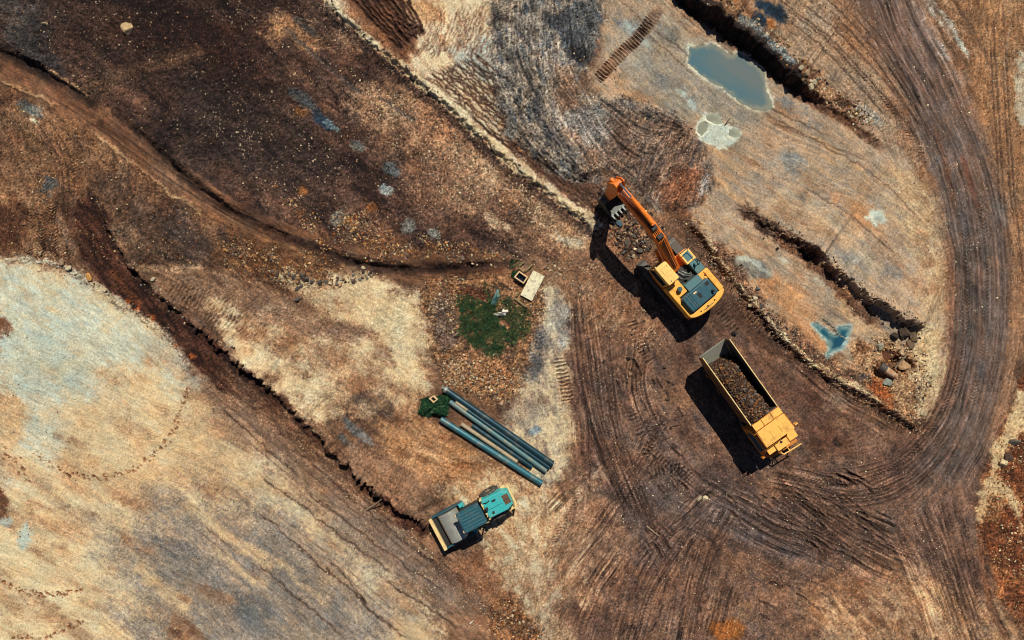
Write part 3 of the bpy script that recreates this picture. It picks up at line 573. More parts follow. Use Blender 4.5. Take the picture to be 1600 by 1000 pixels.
ZZ[sl] = ZZ[sl] * (1 - sst(-14, -2, d)) - 0.16 * sst(-3, 5, d)
POOLS = [[(1103, 182), (1112, 178), (1124, 182), (1129, 191), (1122, 195), (1112, 192), (1104, 189)], [(1092, 193), (1100, 189), (1107, 195), (1104, 206), (1096, 213), (1089, 207)], [(1138, 203), (1146, 200), (1155, 205), (1157, 212), (1148, 215), (1140, 211)]]
for q in POOLS:
    st(q + [q[0]], 2.2, [(228, 226, 204), (206, 204, 180)], op=0.9, warp=1.5, ws=6, taper=False)
    sl = sl_for([p[0] for p in q], [p[1] for p in q], 16); d = poly_sd(q, GX[sl], GY[sl]) + 1.5 * fbm(GX[sl] / 6, GY[sl] / 6, 78, 3)
    ZZ[sl] = ZZ[sl] * (1 - sst(-12, -1, d)) - 0.12 * sst(-2, 3, d)
st(SMALL + [SMALL[0]], 3.5, [(160, 180, 172), (130, 150, 146)], op=0.9, warp=2, ws=6, taper=False)
pg(SMALL, [(120, 150, 152), (90, 124, 132)], soft=2, warp=2, ws=6, rough=0.2)
sl = sl_for([p[0] for p in SMALL], [p[1] for p in SMALL], 20); d = poly_sd(smooth_closed(SMALL, 1), GX[sl], GY[sl]) + 1.2 * fbm(GX[sl] / 6, GY[sl] / 6, 79, 3)
ZZ[sl] = ZZ[sl] * (1 - sst(-14, -2, d)) - 0.14 * sst(-1.5, 4, d)
st([(1284, 498), (1300, 512), (1320, 530)], 2.2, [(150, 128, 100), (120, 120, 110)], op=0.9, dz=0.12, prof='g')

# crawler and tyre prints
treads([(1034, 10), (1000, 55), (960, 95), (930, 128)], 9, 5, 0.09, 0.5)
st([(1034, 10), (1000, 55), (960, 95), (930, 128)], 9, [(104, 72, 54), (128, 94, 70)], op=0.5)
for p in ([(950, -20), (1010, 40), (1060, 75), (1120, 120)], [(1010, 50), (1060, 95), (1085, 120)], [(1040, 0), (1085, 40), (1130, 72), (1180, 120)], [(1080, 70), (1140, 120), (1200, 170), (1300, 215)], [(1160, 310), (1180, 340), (1210, 360)], [(1200, 190), (1290, 225), (1350, 250)], [(1190, 175), (1260, 212), (1380, 280), (1440, 350)], [(1250, 290), (1330, 340), (1400, 400)]):
    st(p, 1.1, [(112, 92, 76), (96, 80, 68)], op=0.7, soft=1, warp=2, dz=-0.04)
def dots(pts, w=4, n=70, c=(112, 74, 50), z=-0.07):
    pts = smooth_open(pts, 2); cum = [0]
    for i in range(len(pts) - 1): cum.append(cum[-1] + math.dist(pts[i], pts[i + 1]))
    for k in range(n):
        s = cum[-1] * (k + random.random() * 0.6) / n
        i = max(j for j in range(len(cum)) if cum[j] <= s); i = min(i, len(pts) - 2)
        f = (s - cum[i]) / max(1e-6, cum[i + 1] - cum[i]); x = pts[i][0] * (1 - f) + pts[i + 1][0] * f; y = pts[i][1] * (1 - f) + pts[i + 1][1] * f
        x += random.uniform(-w, w); y += random.uniform(-w, w)
        pg(ell(x, y, random.uniform(1.4, 3), random.uniform(1, 1.8), random.uniform(0, 90), 8), [c, tuple(q * 1.2 for q in c)], soft=1, warp=0.5, op=0.75, dz=z)
dots([(55, 708), (90, 735), (130, 748), (185, 745), (225, 725), (265, 690), (280, 650), (292, 605)], 4, 95)
dots([(0, 905), (25, 922), (70, 932), (130, 922)], 4, 60)
dots([(20, 995), (75, 998), (130, 970)], 4, 40)
dots([(0, 700), (30, 730), (50, 745)], 9, 25)

YARD = [
 ([(905, 440), (915, 560), (940, 680), (985, 790), (1040, 880)], 22), ([(935, 500), (945, 600), (960, 700), (1010, 820)], 14), ([(905, 600), (915, 720), (905, 840)], 16),
 ([(1000, 520), (990, 620), (1040, 720), (1110, 780)], 18), ([(1230, 730), (1310, 748), (1390, 730), (1445, 690), (1490, 610)], 16), ([(1200, 745), (1290, 775), (1390, 770), (1460, 720), (1510, 620)], 18),
 ([(1200, 760), (1280, 820), (1350, 880), (1400, 900)], 22), ([(1230, 740), (1300, 800), (1370, 850), (1430, 870)], 20), ([(1260, 760), (1330, 805), (1400, 835)], 16),
 ([(980, 1010), (1000, 930), (1050, 850), (1100, 790)], 26), ([(1060, 1010), (1075, 930), (1100, 850), (1130, 790)], 24), ([(1110, 1000), (1130, 920), (1160, 850)], 20), ([(900, 1010), (940, 900), (1010, 820)], 20),
 ([(1140, 800), (1220, 850), (1310, 880)], 24), ([(1100, 760), (1180, 800), (1260, 830)], 18), ([(1040, 640), (1000, 720), (960, 800), (890, 880)], 16), ([(1130, 760), (1060, 820), (990, 880)], 18),
 ([(1440, 790), (1470, 860), (1500, 950), (1530, 1040)], 28), ([(1480, 760), (1500, 860), (1520, 940)], 18), ([(1400, 820), (1440, 900), (1470, 1000)], 24), ([(1240, 560), (1300, 610), (1400, 670)], 18), ([(860, 800), (900, 760), (940, 720)], 14)]
for p, w_ in YARD:
    st(p, w_, None, soft=6, warp=4, streak=0.5, sw=2.8, sl_len=60, sdz=0.06)
for p, w_ in [([(985, 640), (1010, 700), (1060, 745)], 7), ([(1025, 680), (1000, 720), (1070, 735)], 6), ([(1020, 740), (1060, 730), (1080, 750)], 8), ([(870, 545), (880, 590), (888, 630)], 9), ([(985, 500), (1000, 540), (1020, 570)], 8), ([(1120, 480), (1150, 520)], 7), ([(1150, 480), (1200, 520), (1240, 545)], 6)]:
    treads(p, w_, 6, 0.06, 0.35)
def ruts(path, gap, n=2, w=1.4, step=0, dark=(60, 46, 40), op=0.7):
    """wheel ruts: thin parallel lines a fixed gap apart, with a pushed-up light edge"""
    path = smooth_open(path, 2)
    P = np.array(path)[:, :2]; D = np.gradient(P, axis=0); D /= np.linalg.norm(D, axis=1)[:, None] + 1e-9; N = np.stack([D[:, 1], -D[:, 0]], -1)
    for k in range(n):
        o = (k - (n - 1) / 2 + random.uniform(-0.3, 0.3)) * gap; a0 = int(len(P) * random.uniform(0, 0.3)); a1 = int(len(P) * random.uniform(0.7, 1.0)) + 1
        q = [tuple(p) for p in (P + N * o)[a0:a1]]; q = q[::3] + [q[-1]]
        st(q, w * random.uniform(0.7, 1.3), [dark, tuple(c * 1.25 for c in dark)], op=op, soft=1.1, warp=0.8, ws=14, dz=-0.07, taper=True)
        st([tuple(p) for p in (P + N * (o + 2.3))[a0:a1:3]], 1.0, [(150, 122, 100), (130, 104, 84)], op=op * 0.5, soft=1.1, warp=0.8, ws=14, dz=0.035)
LOOP = [(1395, 20), (1450, 130), (1500, 240), (1528, 350), (1538, 470), (1527, 590), (1495, 690), (1440, 770), (1360, 830)]
for off, n_, gp in ((-34, 2, 7), (-14, 3, 6), (8, 3, 7), (32, 3, 7)):
    ruts([(x + off, y + off * 0.25) for x, y in LOOP], gp, n_, 1.3, dark=(78, 70, 66), op=0.55)
for p_, n_, gp in [([(1235, 735), (1310, 752), (1390, 735), (1450, 690), (1495, 610), (1510, 500)], 5, 6), ([(1210, 750), (1300, 785), (1390, 780), (1465, 720), (1512, 620)], 5, 6), ([(1200, 765), (1270, 820), (1340, 870), (1420, 900)], 6, 7), ([(1235, 745), (1300, 800), (1370, 850), (1440, 880)], 5, 7),
                   ([(905, 440), (915, 560), (940, 680), (985, 790), (1045, 890)], 5, 8), ([(940, 500), (948, 600), (965, 700), (1015, 820), (1060, 900)], 4, 6), ([(985, 1010), (1000, 930), (1050, 850), (1105, 785)], 5, 9), ([(1065, 1010), (1078, 930), (1105, 850), (1140, 790)], 4, 9),
                   ([(1440, 790), (1470, 860), (1500, 950), (1530, 1040)], 5, 8), ([(1200, 0), (1290, 60), (1370, 140), (1440, 230)], 4, 12), ([(1270, -20), (1350, 50), (1420, 140), (1470, 230)], 4, 10), ([(1555, 0), (1565, 150), (1572, 300), (1590, 450)], 4, 9),
                   ([(30, 118), (110, 165), (180, 215), (290, 295), (400, 360), (520, 402), (640, 426)], 2, 16), ([(60, 185), (100, 240), (110, 300), (90, 400)], 4, 9), ([(890, 880), (950, 800), (1010, 720), (1050, 640)], 4, 8), ([(1130, 770), (1220, 830), (1330, 880)], 5, 8)]:
    ruts(p_, gp, n_, op=0.5)
for p_, n_, gp in [([(300, 590), (420, 690), (540, 790), (680, 900), (760, 970)], 3, 20), ([(260, 790), (380, 880), (500, 980)], 2, 18), ([(420, 800), (540, 890), (640, 980)], 2, 16)]: ruts(p_, gp, n_, 1.1, dark=(104, 84, 70), op=0.4)
for p_, w_ in [([(1245, 742), (1320, 758), (1400, 735), (1460, 680), (1500, 590)], 6), ([(920, 470), (932, 580), (955, 690), (1000, 800)], 5), ([(1000, 990), (1020, 920), (1070, 840)], 6), ([(1460, 830), (1490, 920), (1520, 1000)], 6), ([(1210, 770), (1280, 825), (1350, 875)], 6), ([(1530, 300), (1545, 420), (1540, 540), (1515, 640)], 6), ([(1500, 300), (1514, 420), (1508, 540), (1480, 650)], 6), ([(1040, 660), (990, 740), (930, 820)], 5), ([(1160, 540), (1090, 480)], 6), ([(1300, 70), (1380, 150), (1450, 250)], 6), ([(60, 240), (70, 290), (66, 330)], 7), ([(130, 200), (110, 260), (108, 320)], 7), ([(860, 860), (900, 790), (930, 700)], 5)]:
    treads(p_, w_, 5.5, 0.03, 0.22, chev=0.9)
def gouges(n, x0, x1, y0, y1, ang, L, seed, dark=(50, 38, 34)):
    r = random.Random(seed)
    for _ in range(n):
        x, y = r.uniform(x0, x1), r.uniform(y0, y1); a = math.radians(ang + r.uniform(-9, 9)); l_ = L * r.uniform(0.5, 1.3)
        q = [(x, y), (x + l_ * 0.5 * math.cos(a) + r.uniform(-2, 2), y + l_ * 0.5 * math.sin(a) + r.uniform(-2, 2)), (x + l_ * math.cos(a + 0.12), y + l_ * math.sin(a + 0.12))]
        st(q, r.uniform(1.1, 1.9), [dark, tuple(c * 1.3 for c in dark)], op=r.uniform(0.5, 0.85), soft=1.2, warp=1.2, ws=8, dz=-0.10)  # dark colour deepens the shade of the real groove
        st([(u + 2.2, v - 2.2) for u, v in q], 1.3, [(140, 112, 90), (120, 96, 78)], op=0.45, soft=1.2, warp=1.8, ws=6, dz=0.05)  # raised edge, its lit side painted lighter
gouges(34, 1240, 1370, 755, 860, 27, 46, 1); gouges(16, 1280, 1330, 730, 750, 20, 36, 2); gouges(16, 1200, 1280, 770, 840, 30, 24, 3)
gouges(16, 1000, 1060, 650, 750, -35, 22, 4); gouges(14, 1010, 1070, 690, 760, 45, 18, 5); gouges(22, 940, 1180, 860, 1000, -75, 22, 6); gouges(12, 1180, 1320, 900, 990, 20, 20, 7)
gouges(14, 1130, 1230, 755, 820, 35, 20, 8); gouges(10, 960, 1100, 560, 640, 60, 18, 9); gouges(8, 1000, 1040, 820, 850, 40, 26, 10)

blob(1307, 694, 9, 4, 40, [(40, 32, 32), (60, 46, 42)], op=0.8, dz=-0.1)

# ------------------------------------------------------------------ scrape direction: noise drawn out along the way machines moved
FLOW = [(100, 50, 30), (300, 100, 25), (450, 200, 35), (650, 250, 38), (800, 350, 40), (60, 200, 60), (60, 350, 85), (200, 330, 65), (150, 420, 55), (300, 420, 30), (100, 550, 28), (200, 700, 25), (100, 900, 20), (350, 850, 37), (500, 950, 38), (450, 700, 38), (600, 850, 37), (750, 950, 45), (450, 520, 30), (600, 500, 25), (600, 700, 30), (760, 600, 10), (850, 600, 75), (880, 900, -55), (920, 600, 80), (950, 750, 70), (1000, 900, -70), (1100, 950, -75), (1100, 800, 20), (1200, 800, 25), (1300, 820, 28), (1380, 740, -15), (1440, 700, -40), (1480, 800, 70), (1500, 950, 60), (1350, 950, 40), (1530, 450, 88), (1520, 300, 75), (1470, 150, 62), (1400, 50, 58), (1550, 100, 88), (1300, 60, 45), (1250, 250, 35), (1300, 350, 38), (1400, 400, 45), (1200, 450, 40), (1250, 600, 40), (1100, 600, 45), (1000, 500, 55), (980, 400, -50), (1050, 120, 38), (1000, 200, 20), (850, 230, 45), (720, 60, 80), (800, 150, 75), (850, 60, 100), (900, 200, 60), (1040, 250, -60), (950, 220, 40), (600, 30, 48), (1580, 700, -60), (1570, 850, 70)]
cx_ = np.zeros((NY, NX), dtype=np.float32); cy_ = np.zeros_like(cx_)
for fx, fy, fa in FLOW:
    w_ = 1.0 / ((GX - fx) ** 2 + (GY - fy) ** 2 + 900.0) ** 1.6
    cx_ += w_ * math.cos(2 * math.radians(fa)); cy_ += w_ * math.sin(2 * math.radians(fa))
FA = 0.5 * np.arctan2(cy_, cx_) + 0.35 * fbm(GX / 70, GY / 70, 501, 3)
def lic(noise, steps):
    dx, dy = np.cos(FA), np.sin(FA); acc = noise.copy()
    for sgn in (1, -1):
        px_, py_ = np.meshgrid(np.arange(NX, dtype=np.float32), np.arange(NY, dtype=np.float32))
        ox, oy = sgn * dx, sgn * dy
        for _ in range(steps):
            px_ += ox; py_ += oy
            i = np.clip(px_ + 0.5, 0, NX - 1).astype(np.int32); j = np.clip(py_ + 0.5, 0, NY - 1).astype(np.int32)
            acc += noise[j, i]; nx_, ny_ = dx[j, i], dy[j, i]
            f = np.where(nx_ * ox + ny_ * oy < 0, -1.0, 1.0).astype(np.float32); ox, oy = nx_ * f, ny_ * f
    acc -= acc.mean(); return acc / acc.std()
wh = rng.standard_normal((NY, NX)).astype(np.float32)
blur = lambda a: (a + np.roll(a, 1, 0) + np.roll(a, -1, 0) + np.roll(a, 1, 1) + np.roll(a, -1, 1)) / 2.24
L6 = lic(wh, 4); L30 = lic(blur(rng.standard_normal((NY, NX)).astype(np.float32)), 26)
# ------------------------------------------------------------------ small relief and grain everywhere
n1 = fbm(GX / 5.0, GY / 5.0, 401, 3, 0.6); n2 = fbm(GX / 16.0, GY / 16.0, 431, 4, 0.65); n3 = fbm(GX / 60.0, GY / 60.0, 461, 4, 0.6)
clump = np.maximum(0, fbm(GX / 4.2, GY / 4.2, 521, 2, 0.6) - 0.15) * sst(-0.2, 0.5, fbm(GX / 45, GY / 45, 541, 3))
STREAK = np.clip(0.55 + 0.9 * fbm(GX / 110, GY / 110, 581, 3), 0.1, 1.3)
SMK = np.clip(1.35 - 0.5 * RG, 0.25, 1.1) + 0.9 * HEAPM
# level places for the machines and the things that stand on the ground
FL = np.ones((NY, NX), dtype=np.float32)
for q in ([(985, 415), (1050, 362), (1150, 460), (1085, 520)], [(1085, 560), (1130, 535), (1235, 690), (1190, 715)], [(665, 800), (790, 745), (805, 785), (690, 855)], [(680, 600), (700, 595), (870, 725), (850, 760), (680, 660)], [(796, 420), (835, 405), (858, 432), (832, 476), (800, 470)]):
    sl = sl_for([p[0] for p in q], [p[1] for p in q], 30); FL[sl] *= 1 - 0.93 * sst(-16, -2, poly_sd(q, GX[sl], GY[sl]))
ZZ *= FL
K_ = 0.35 + 0.65 * FL
wb = blur(wh)
RB = RG * sst(0.3, 1.6, RG) + 0.25
ZZ += K_ * (RB * (0.007 * wb + 0.016 * n1 + 0.034 * n2) + 0.08 * clump * sst(0.9, 1.8, RG) + SMK * (0.0035 * L6 + 0.004 * L30 * STREAK) + 0.02 * HEAPM * L30) + 0.05 * n3 * FL
RC = np.clip(RG, 0.6, 1.7); PL = sst(125, 185, CC.mean(-1)); RC = RC * (1 - 0.5 * PL)
g = (1 + 0.125 * wh * RC + 0.03 * wb * RC + 0.05 * n1 * RC + (0.07 * n2 + 0.07 * n3) * (1 - 0.45 * PL)) * (1 + SMK * (1 - 0.55 * PL) * (0.022 * L6 + 0.030 * L30 * STREAK) + 0.07 * HEAPM * L30)
mott = fbm((GX * CD + GY * SD) / 34, (-GX * SD + GY * CD) / 11, 571, 5, 0.68)
g = g * (1 + (0.09 - 0.045 * PL + 0.13 * sst(120, 50, CC.mean(-1))) * mott)
hue = 0.05 * fbm(GX / 24, GY / 24, 561, 4, 0.65) + 0.008 * L30 * SMK
CC[..., 0] *= (1 + hue) * (1.022 - 0.03 * PL); CC[..., 1] *= 0.982 + 0.018 * PL; CC[..., 2] *= (1 - hue) * (1.0 + 0.015 * PL)
lum = CC.mean(-1); ds = (0.10 * sst(105, 150, lum))[..., None]; CC = CC * (1 - ds) + lum[..., None] * np.array([1.01, 1.01, 0.97], dtype=np.float32) * ds
lum = CC.mean(-1); CC *= (np.clip(108 + (lum * np.clip(g, 0.35, 1.9) - 108) * CONTRAST, 12, 235) / np.maximum(lum, 1))[..., None]
CC = np.clip(CC, 10, 243)

def sample(arr, x, y):
    fx = (x / M_PX + 800 - PXA[0]) / STEP; fy = (500 - y / M_PX - PYA[0]) / STEP
    i = np.clip(np.floor(fx).astype(int), 0, NX - 2); j = np.clip(np.floor(fy).astype(int), 0, NY - 2)
    a = np.clip(fx - i, 0, 1); b = np.clip(fy - j, 0, 1)
    return (arr[j, i] * (1 - a) + arr[j, i + 1] * a) * (1 - b) + (arr[j + 1, i] * (1 - a) + arr[j + 1, i + 1] * a) * b
def zat(x, y): return float(sample(ZZ, np.asarray(float(x)), np.asarray(float(y))))

ALB = 1.0 / np.array([1.26, 1.21, 1.20])      # sunlit look -> base colour
def lin_col(c): return np.clip(s2l(c) * ALB, 0.006, 0.8)

def build_ground():
    ext = np.array([3, 7, 14, 28, 60, 130, 300, 700, 1600], dtype=np.float64) / M_PX
    xs = np.concatenate([PXA[0] - ext[::-1], PXA, PXA[-1] + ext]); ys = np.concatenate([PYA[0] - ext[::-1], PYA, PYA[-1] + ext])
    e = len(ext); pad = ((e, e), (e, e))
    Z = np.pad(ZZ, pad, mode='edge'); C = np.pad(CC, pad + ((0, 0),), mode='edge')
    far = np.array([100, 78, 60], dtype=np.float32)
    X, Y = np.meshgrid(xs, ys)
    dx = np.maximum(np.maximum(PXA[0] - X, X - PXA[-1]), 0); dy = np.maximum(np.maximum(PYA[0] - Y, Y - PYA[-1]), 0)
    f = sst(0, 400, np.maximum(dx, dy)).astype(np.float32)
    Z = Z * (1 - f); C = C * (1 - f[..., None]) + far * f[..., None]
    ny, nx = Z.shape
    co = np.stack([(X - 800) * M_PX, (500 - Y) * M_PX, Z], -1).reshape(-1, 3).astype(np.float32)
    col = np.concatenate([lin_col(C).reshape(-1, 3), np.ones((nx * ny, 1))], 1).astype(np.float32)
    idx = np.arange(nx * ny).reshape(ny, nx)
    quads = np.stack([idx[1:, :-1], idx[1:, 1:], idx[:-1, 1:], idx[:-1, :-1]], -1)
    # the road's faces are an object of their own, cut out of the same sheet
    T, S, U = line_ts(smooth_open(ROAD, 2), X[:-1, :-1].astype(np.float32), Y[:-1, :-1].astype(np.float32))
    road = (np.abs(T + 6 * fbm(X[:-1, :-1] / 30, Y[:-1, :-1] / 30, 3, 2)) < 48) & (np.abs(X[:-1, :-1] - 800) < 960) & (np.abs(Y[:-1, :-1] - 500) < 620)
    mat = attr_mat('earth', fine=22.0, amt=0.20, bump=0.15)
    for nm, sel in (('ground', ~road), ('haul_road', road)):
        q = quads[sel].reshape(-1, 4)
        used = np.unique(q); remap = np.full(nx * ny, -1, dtype=np.int64); remap[used] = np.arange(len(used))
        q = remap[q]; me = bpy.data.meshes.new(nm)
        me.vertices.add(len(used)); me.vertices.foreach_set('co', co[used].ravel())
        me.loops.add(q.size); me.loops.foreach_set('vertex_index', q.ravel().astype(np.int32))
        me.polygons.add(len(q)); me.polygons.foreach_set('loop_start', np.arange(0, q.size, 4, dtype=np.int32)); me.polygons.foreach_set('loop_total', np.full(len(q), 4, dtype=np.int32))
        me.polygons.foreach_set('use_smooth', np.zeros(len(q), dtype=bool))
        at = me.attributes.new('Col', 'FLOAT_COLOR', 'POINT'); at.data.foreach_set('color', col[used].ravel())
        me.update(calc_edges=True); me.materials.append(mat)
        o = bpy.data.objects.new(nm, me); COL.objects.link(o); o['kind'] = 'structure'
        o['label'] = 'bare brown and tan earth of the quarry, scraped and rutted' if nm == 'ground' else 'packed grey dirt haul road bending round the wet flat'
build_ground()
# ------------------------------------------------------------------ builders
class MB:
    """collects shapes; build() links them as one mesh object"""
    def __init__(self): self.v = []; self.f = []
    def add(self, vs, fs):
        b = len(self.v); self.v += [tuple(p) for p in vs]; self.f += [tuple(i + b for i in q) for q in fs]; return self
    def box(self, c, s, rot=None):
        x, y, z = (q / 2 for q in s)
        vs = [Vector(p) for p in ((-x, -y, -z), (x, -y, -z), (x, y, -z), (-x, y, -z), (-x, -y, z), (x, -y, z), (x, y, z), (-x, y, z))]
        if rot is not None: vs = [rot @ p for p in vs]
        return self.add([p + Vector(c) for p in vs], [(3, 2, 1, 0), (4, 5, 6, 7), (0, 1, 5, 4), (1, 2, 6, 5), (2, 3, 7, 6), (3, 0, 4, 7)])
    def b2(self, x0, x1, y0, y1, z0, z1): return self.box(((x0 + x1) / 2, (y0 + y1) / 2, (z0 + z1) / 2), (abs(x1 - x0), abs(y1 - y0), abs(z1 - z0)))
    def prism_y(self, prof, y0, y1):
        """profile in (x, z), counter-clockwise, pushed along y"""
        n = len(prof); vs = [(x, y0, z) for x, z in prof] + [(x, y1, z) for x, z in prof]
        return self.add(vs, [tuple(range(n)), tuple(range(2 * n - 1, n - 1, -1))] + [(i, i + n, (i + 1) % n + n, (i + 1) % n) for i in range(n)])
    def prism_z(self, prof, z0, z1, top=None):
        n = len(prof); t = top or prof; vs = [(x, y, z0) for x, y in prof] + [(x, y, z1) for x, y in t]
        return self.add(vs, [tuple(range(n - 1, -1, -1)), tuple(range(n, 2 * n))] + [(i, (i + 1) % n, (i + 1) % n + n, i + n) for i in range(n)])
    def cyl(self, p0, p1, r, n=16, r2=None, cap=True):
        p0, p1 = Vector(p0), Vector(p1); d = (p1 - p0).normalized(); a = d.orthogonal().normalized(); b = d.cross(a); r2 = r if r2 is None else r2
        vs = [p0 + r * (math.cos(t) * a + math.sin(t) * b) for t in [2 * math.pi * i / n for i in range(n)]] + [p1 + r2 * (math.cos(t) * a + math.sin(t) * b) for t in [2 * math.pi * i / n for i in range(n)]]
        fs = [(i, (i + 1) % n, (i + 1) % n + n, i + n) for i in range(n)]
        if cap: fs += [tuple(range(n - 1, -1, -1)), tuple(range(n, 2 * n))]
        return self.add(vs, fs)
    def ring(self, p0, p1, ro, ri, n=20):
        """a pipe with a real bore"""
        p0, p1 = Vector(p0), Vector(p1); d = (p1 - p0).normalized(); a = d.orthogonal().normalized(); b = d.cross(a); vs = []
        for p, r in ((p0, ro), (p1, ro), (p1, ri), (p0, ri)): vs += [p + r * (math.cos(t) * a + math.sin(t) * b) for t in [2 * math.pi * i / n for i in range(n)]]
        return self.add(vs, [(k * n + i, k * n + (i + 1) % n, ((k + 1) % 4) * n + (i + 1) % n, ((k + 1) % 4) * n + i) for k in range(4) for i in range(n)])
    def tube(self, pts, r, n=8):
        for a, b in zip(pts[:-1], pts[1:]): self.cyl(a, b, r, n)
        return self
    def build(self, name, mat, parent=None, bevel=0.0, smooth=False, loc=None, seg=2):
        me = bpy.data.meshes.new(name); me.from_pydata(self.v, [], self.f); me.update()
        bm = bmesh.new(); bm.from_mesh(me); bmesh.ops.recalc_face_normals(bm, faces=bm.faces); bm.to_mesh(me); bm.free()
        if smooth:
            me.polygons.foreach_set('use_smooth', np.ones(len(me.polygons), dtype=bool))
            try: me.set_sharp_from_angle(angle=math.radians(40))
            except Exception: pass
        me.materials.append(mat); o = bpy.data.objects.new(name, me); COL.objects.link(o)
        if parent is not None: o.parent = parent
        if loc is not None: o.location = loc
        if bevel:
            bv = o.modifiers.new('bevel', 'BEVEL'); bv.width = bevel; bv.segments = seg; bv.limit_method = 'ANGLE'; bv.angle_limit = math.radians(35)
        return o

def ico():
    t = (1 + 5 ** 0.5) / 2
    v = np.array([(-1, t, 0), (1, t, 0), (-1, -t, 0), (1, -t, 0), (0, -1, t), (0, 1, t), (0, -1, -t), (0, 1, -t), (t, 0, -1), (t, 0, 1), (-t, 0, -1), (-t, 0, 1)]) / math.hypot(1, t)
    f = np.array([(0, 11, 5), (0, 5, 1), (0, 1, 7), (0, 7, 10), (0, 10, 11), (1, 5, 9), (5, 11, 4), (11, 10, 2), (10, 7, 6), (7, 1, 8), (3, 9, 4), (3, 4, 2), (3, 2, 6), (3, 6, 8), (3, 8, 9), (4, 9, 5), (2, 4, 11), (6, 2, 10), (8, 6, 7), (9, 8, 1)])
    return v, f
ICO_V, ICO_F = ico()

def raw_mesh(name, co, tris, col=None, mat=None, smooth=False):
    me = bpy.data.meshes.new(name); k = tris.shape[1]
    me.vertices.add(len(co)); me.vertices.foreach_set('co', np.ascontiguousarray(co, dtype=np.float32).ravel())
    me.loops.add(tris.size); me.loops.foreach_set('vertex_index', tris.ravel().astype(np.int32))
    me.polygons.add(len(tris)); me.polygons.foreach_set('loop_start', np.arange(0, tris.size, k, dtype=np.int32)); me.polygons.foreach_set('loop_total', np.full(len(tris), k, dtype=np.int32))
    me.polygons.foreach_set('use_smooth', np.full(len(tris), smooth, dtype=bool))
    if col is not None:
        at = me.attributes.new('Col', 'FLOAT_COLOR', 'POINT'); at.data.foreach_set('color', np.concatenate([col, np.ones((len(col), 1))], 1).astype(np.float32).ravel())
    me.update(calc_edges=True)
    if mat: me.materials.append(mat)
    return me

def stones(x, y, r, colr, sink=0.25, z=None):
    """many faceted stones as arrays: centres, radii, sRGB colours"""
    n = len(x); var = ICO_V[None] * (1 + 0.28 * rng.standard_normal((n, 12, 1)).clip(-1.5, 1.5))
    sc = np.stack([rng.uniform(0.75, 1.3, n), rng.uniform(0.6, 1.0, n), rng.uniform(0.45, 0.8, n)], -1)[:, None] * r[:, None, None]
    a = rng.uniform(0, 2 * math.pi, n); p = var * sc
    c, s_ = np.cos(a)[:, None], np.sin(a)[:, None]
    q = np.stack([p[..., 0] * c - p[..., 1] * s_, p[..., 0] * s_ + p[..., 1] * c, p[..., 2]], -1)
    zz = sample(ZZ, x, y) if z is None else z
    q += np.stack([x, y, zz + r * 0.5 * (1 - 2 * sink)], -1)[:, None]
    tris = (ICO_F[None] + (np.arange(n) * 12)[:, None, None]).reshape(-1, 3)
    col = np.repeat(lin_col(colr * rng.uniform(0.8, 1.15, (n, 1))), 12, axis=0)
    return q.reshape(-1, 3), tris, col

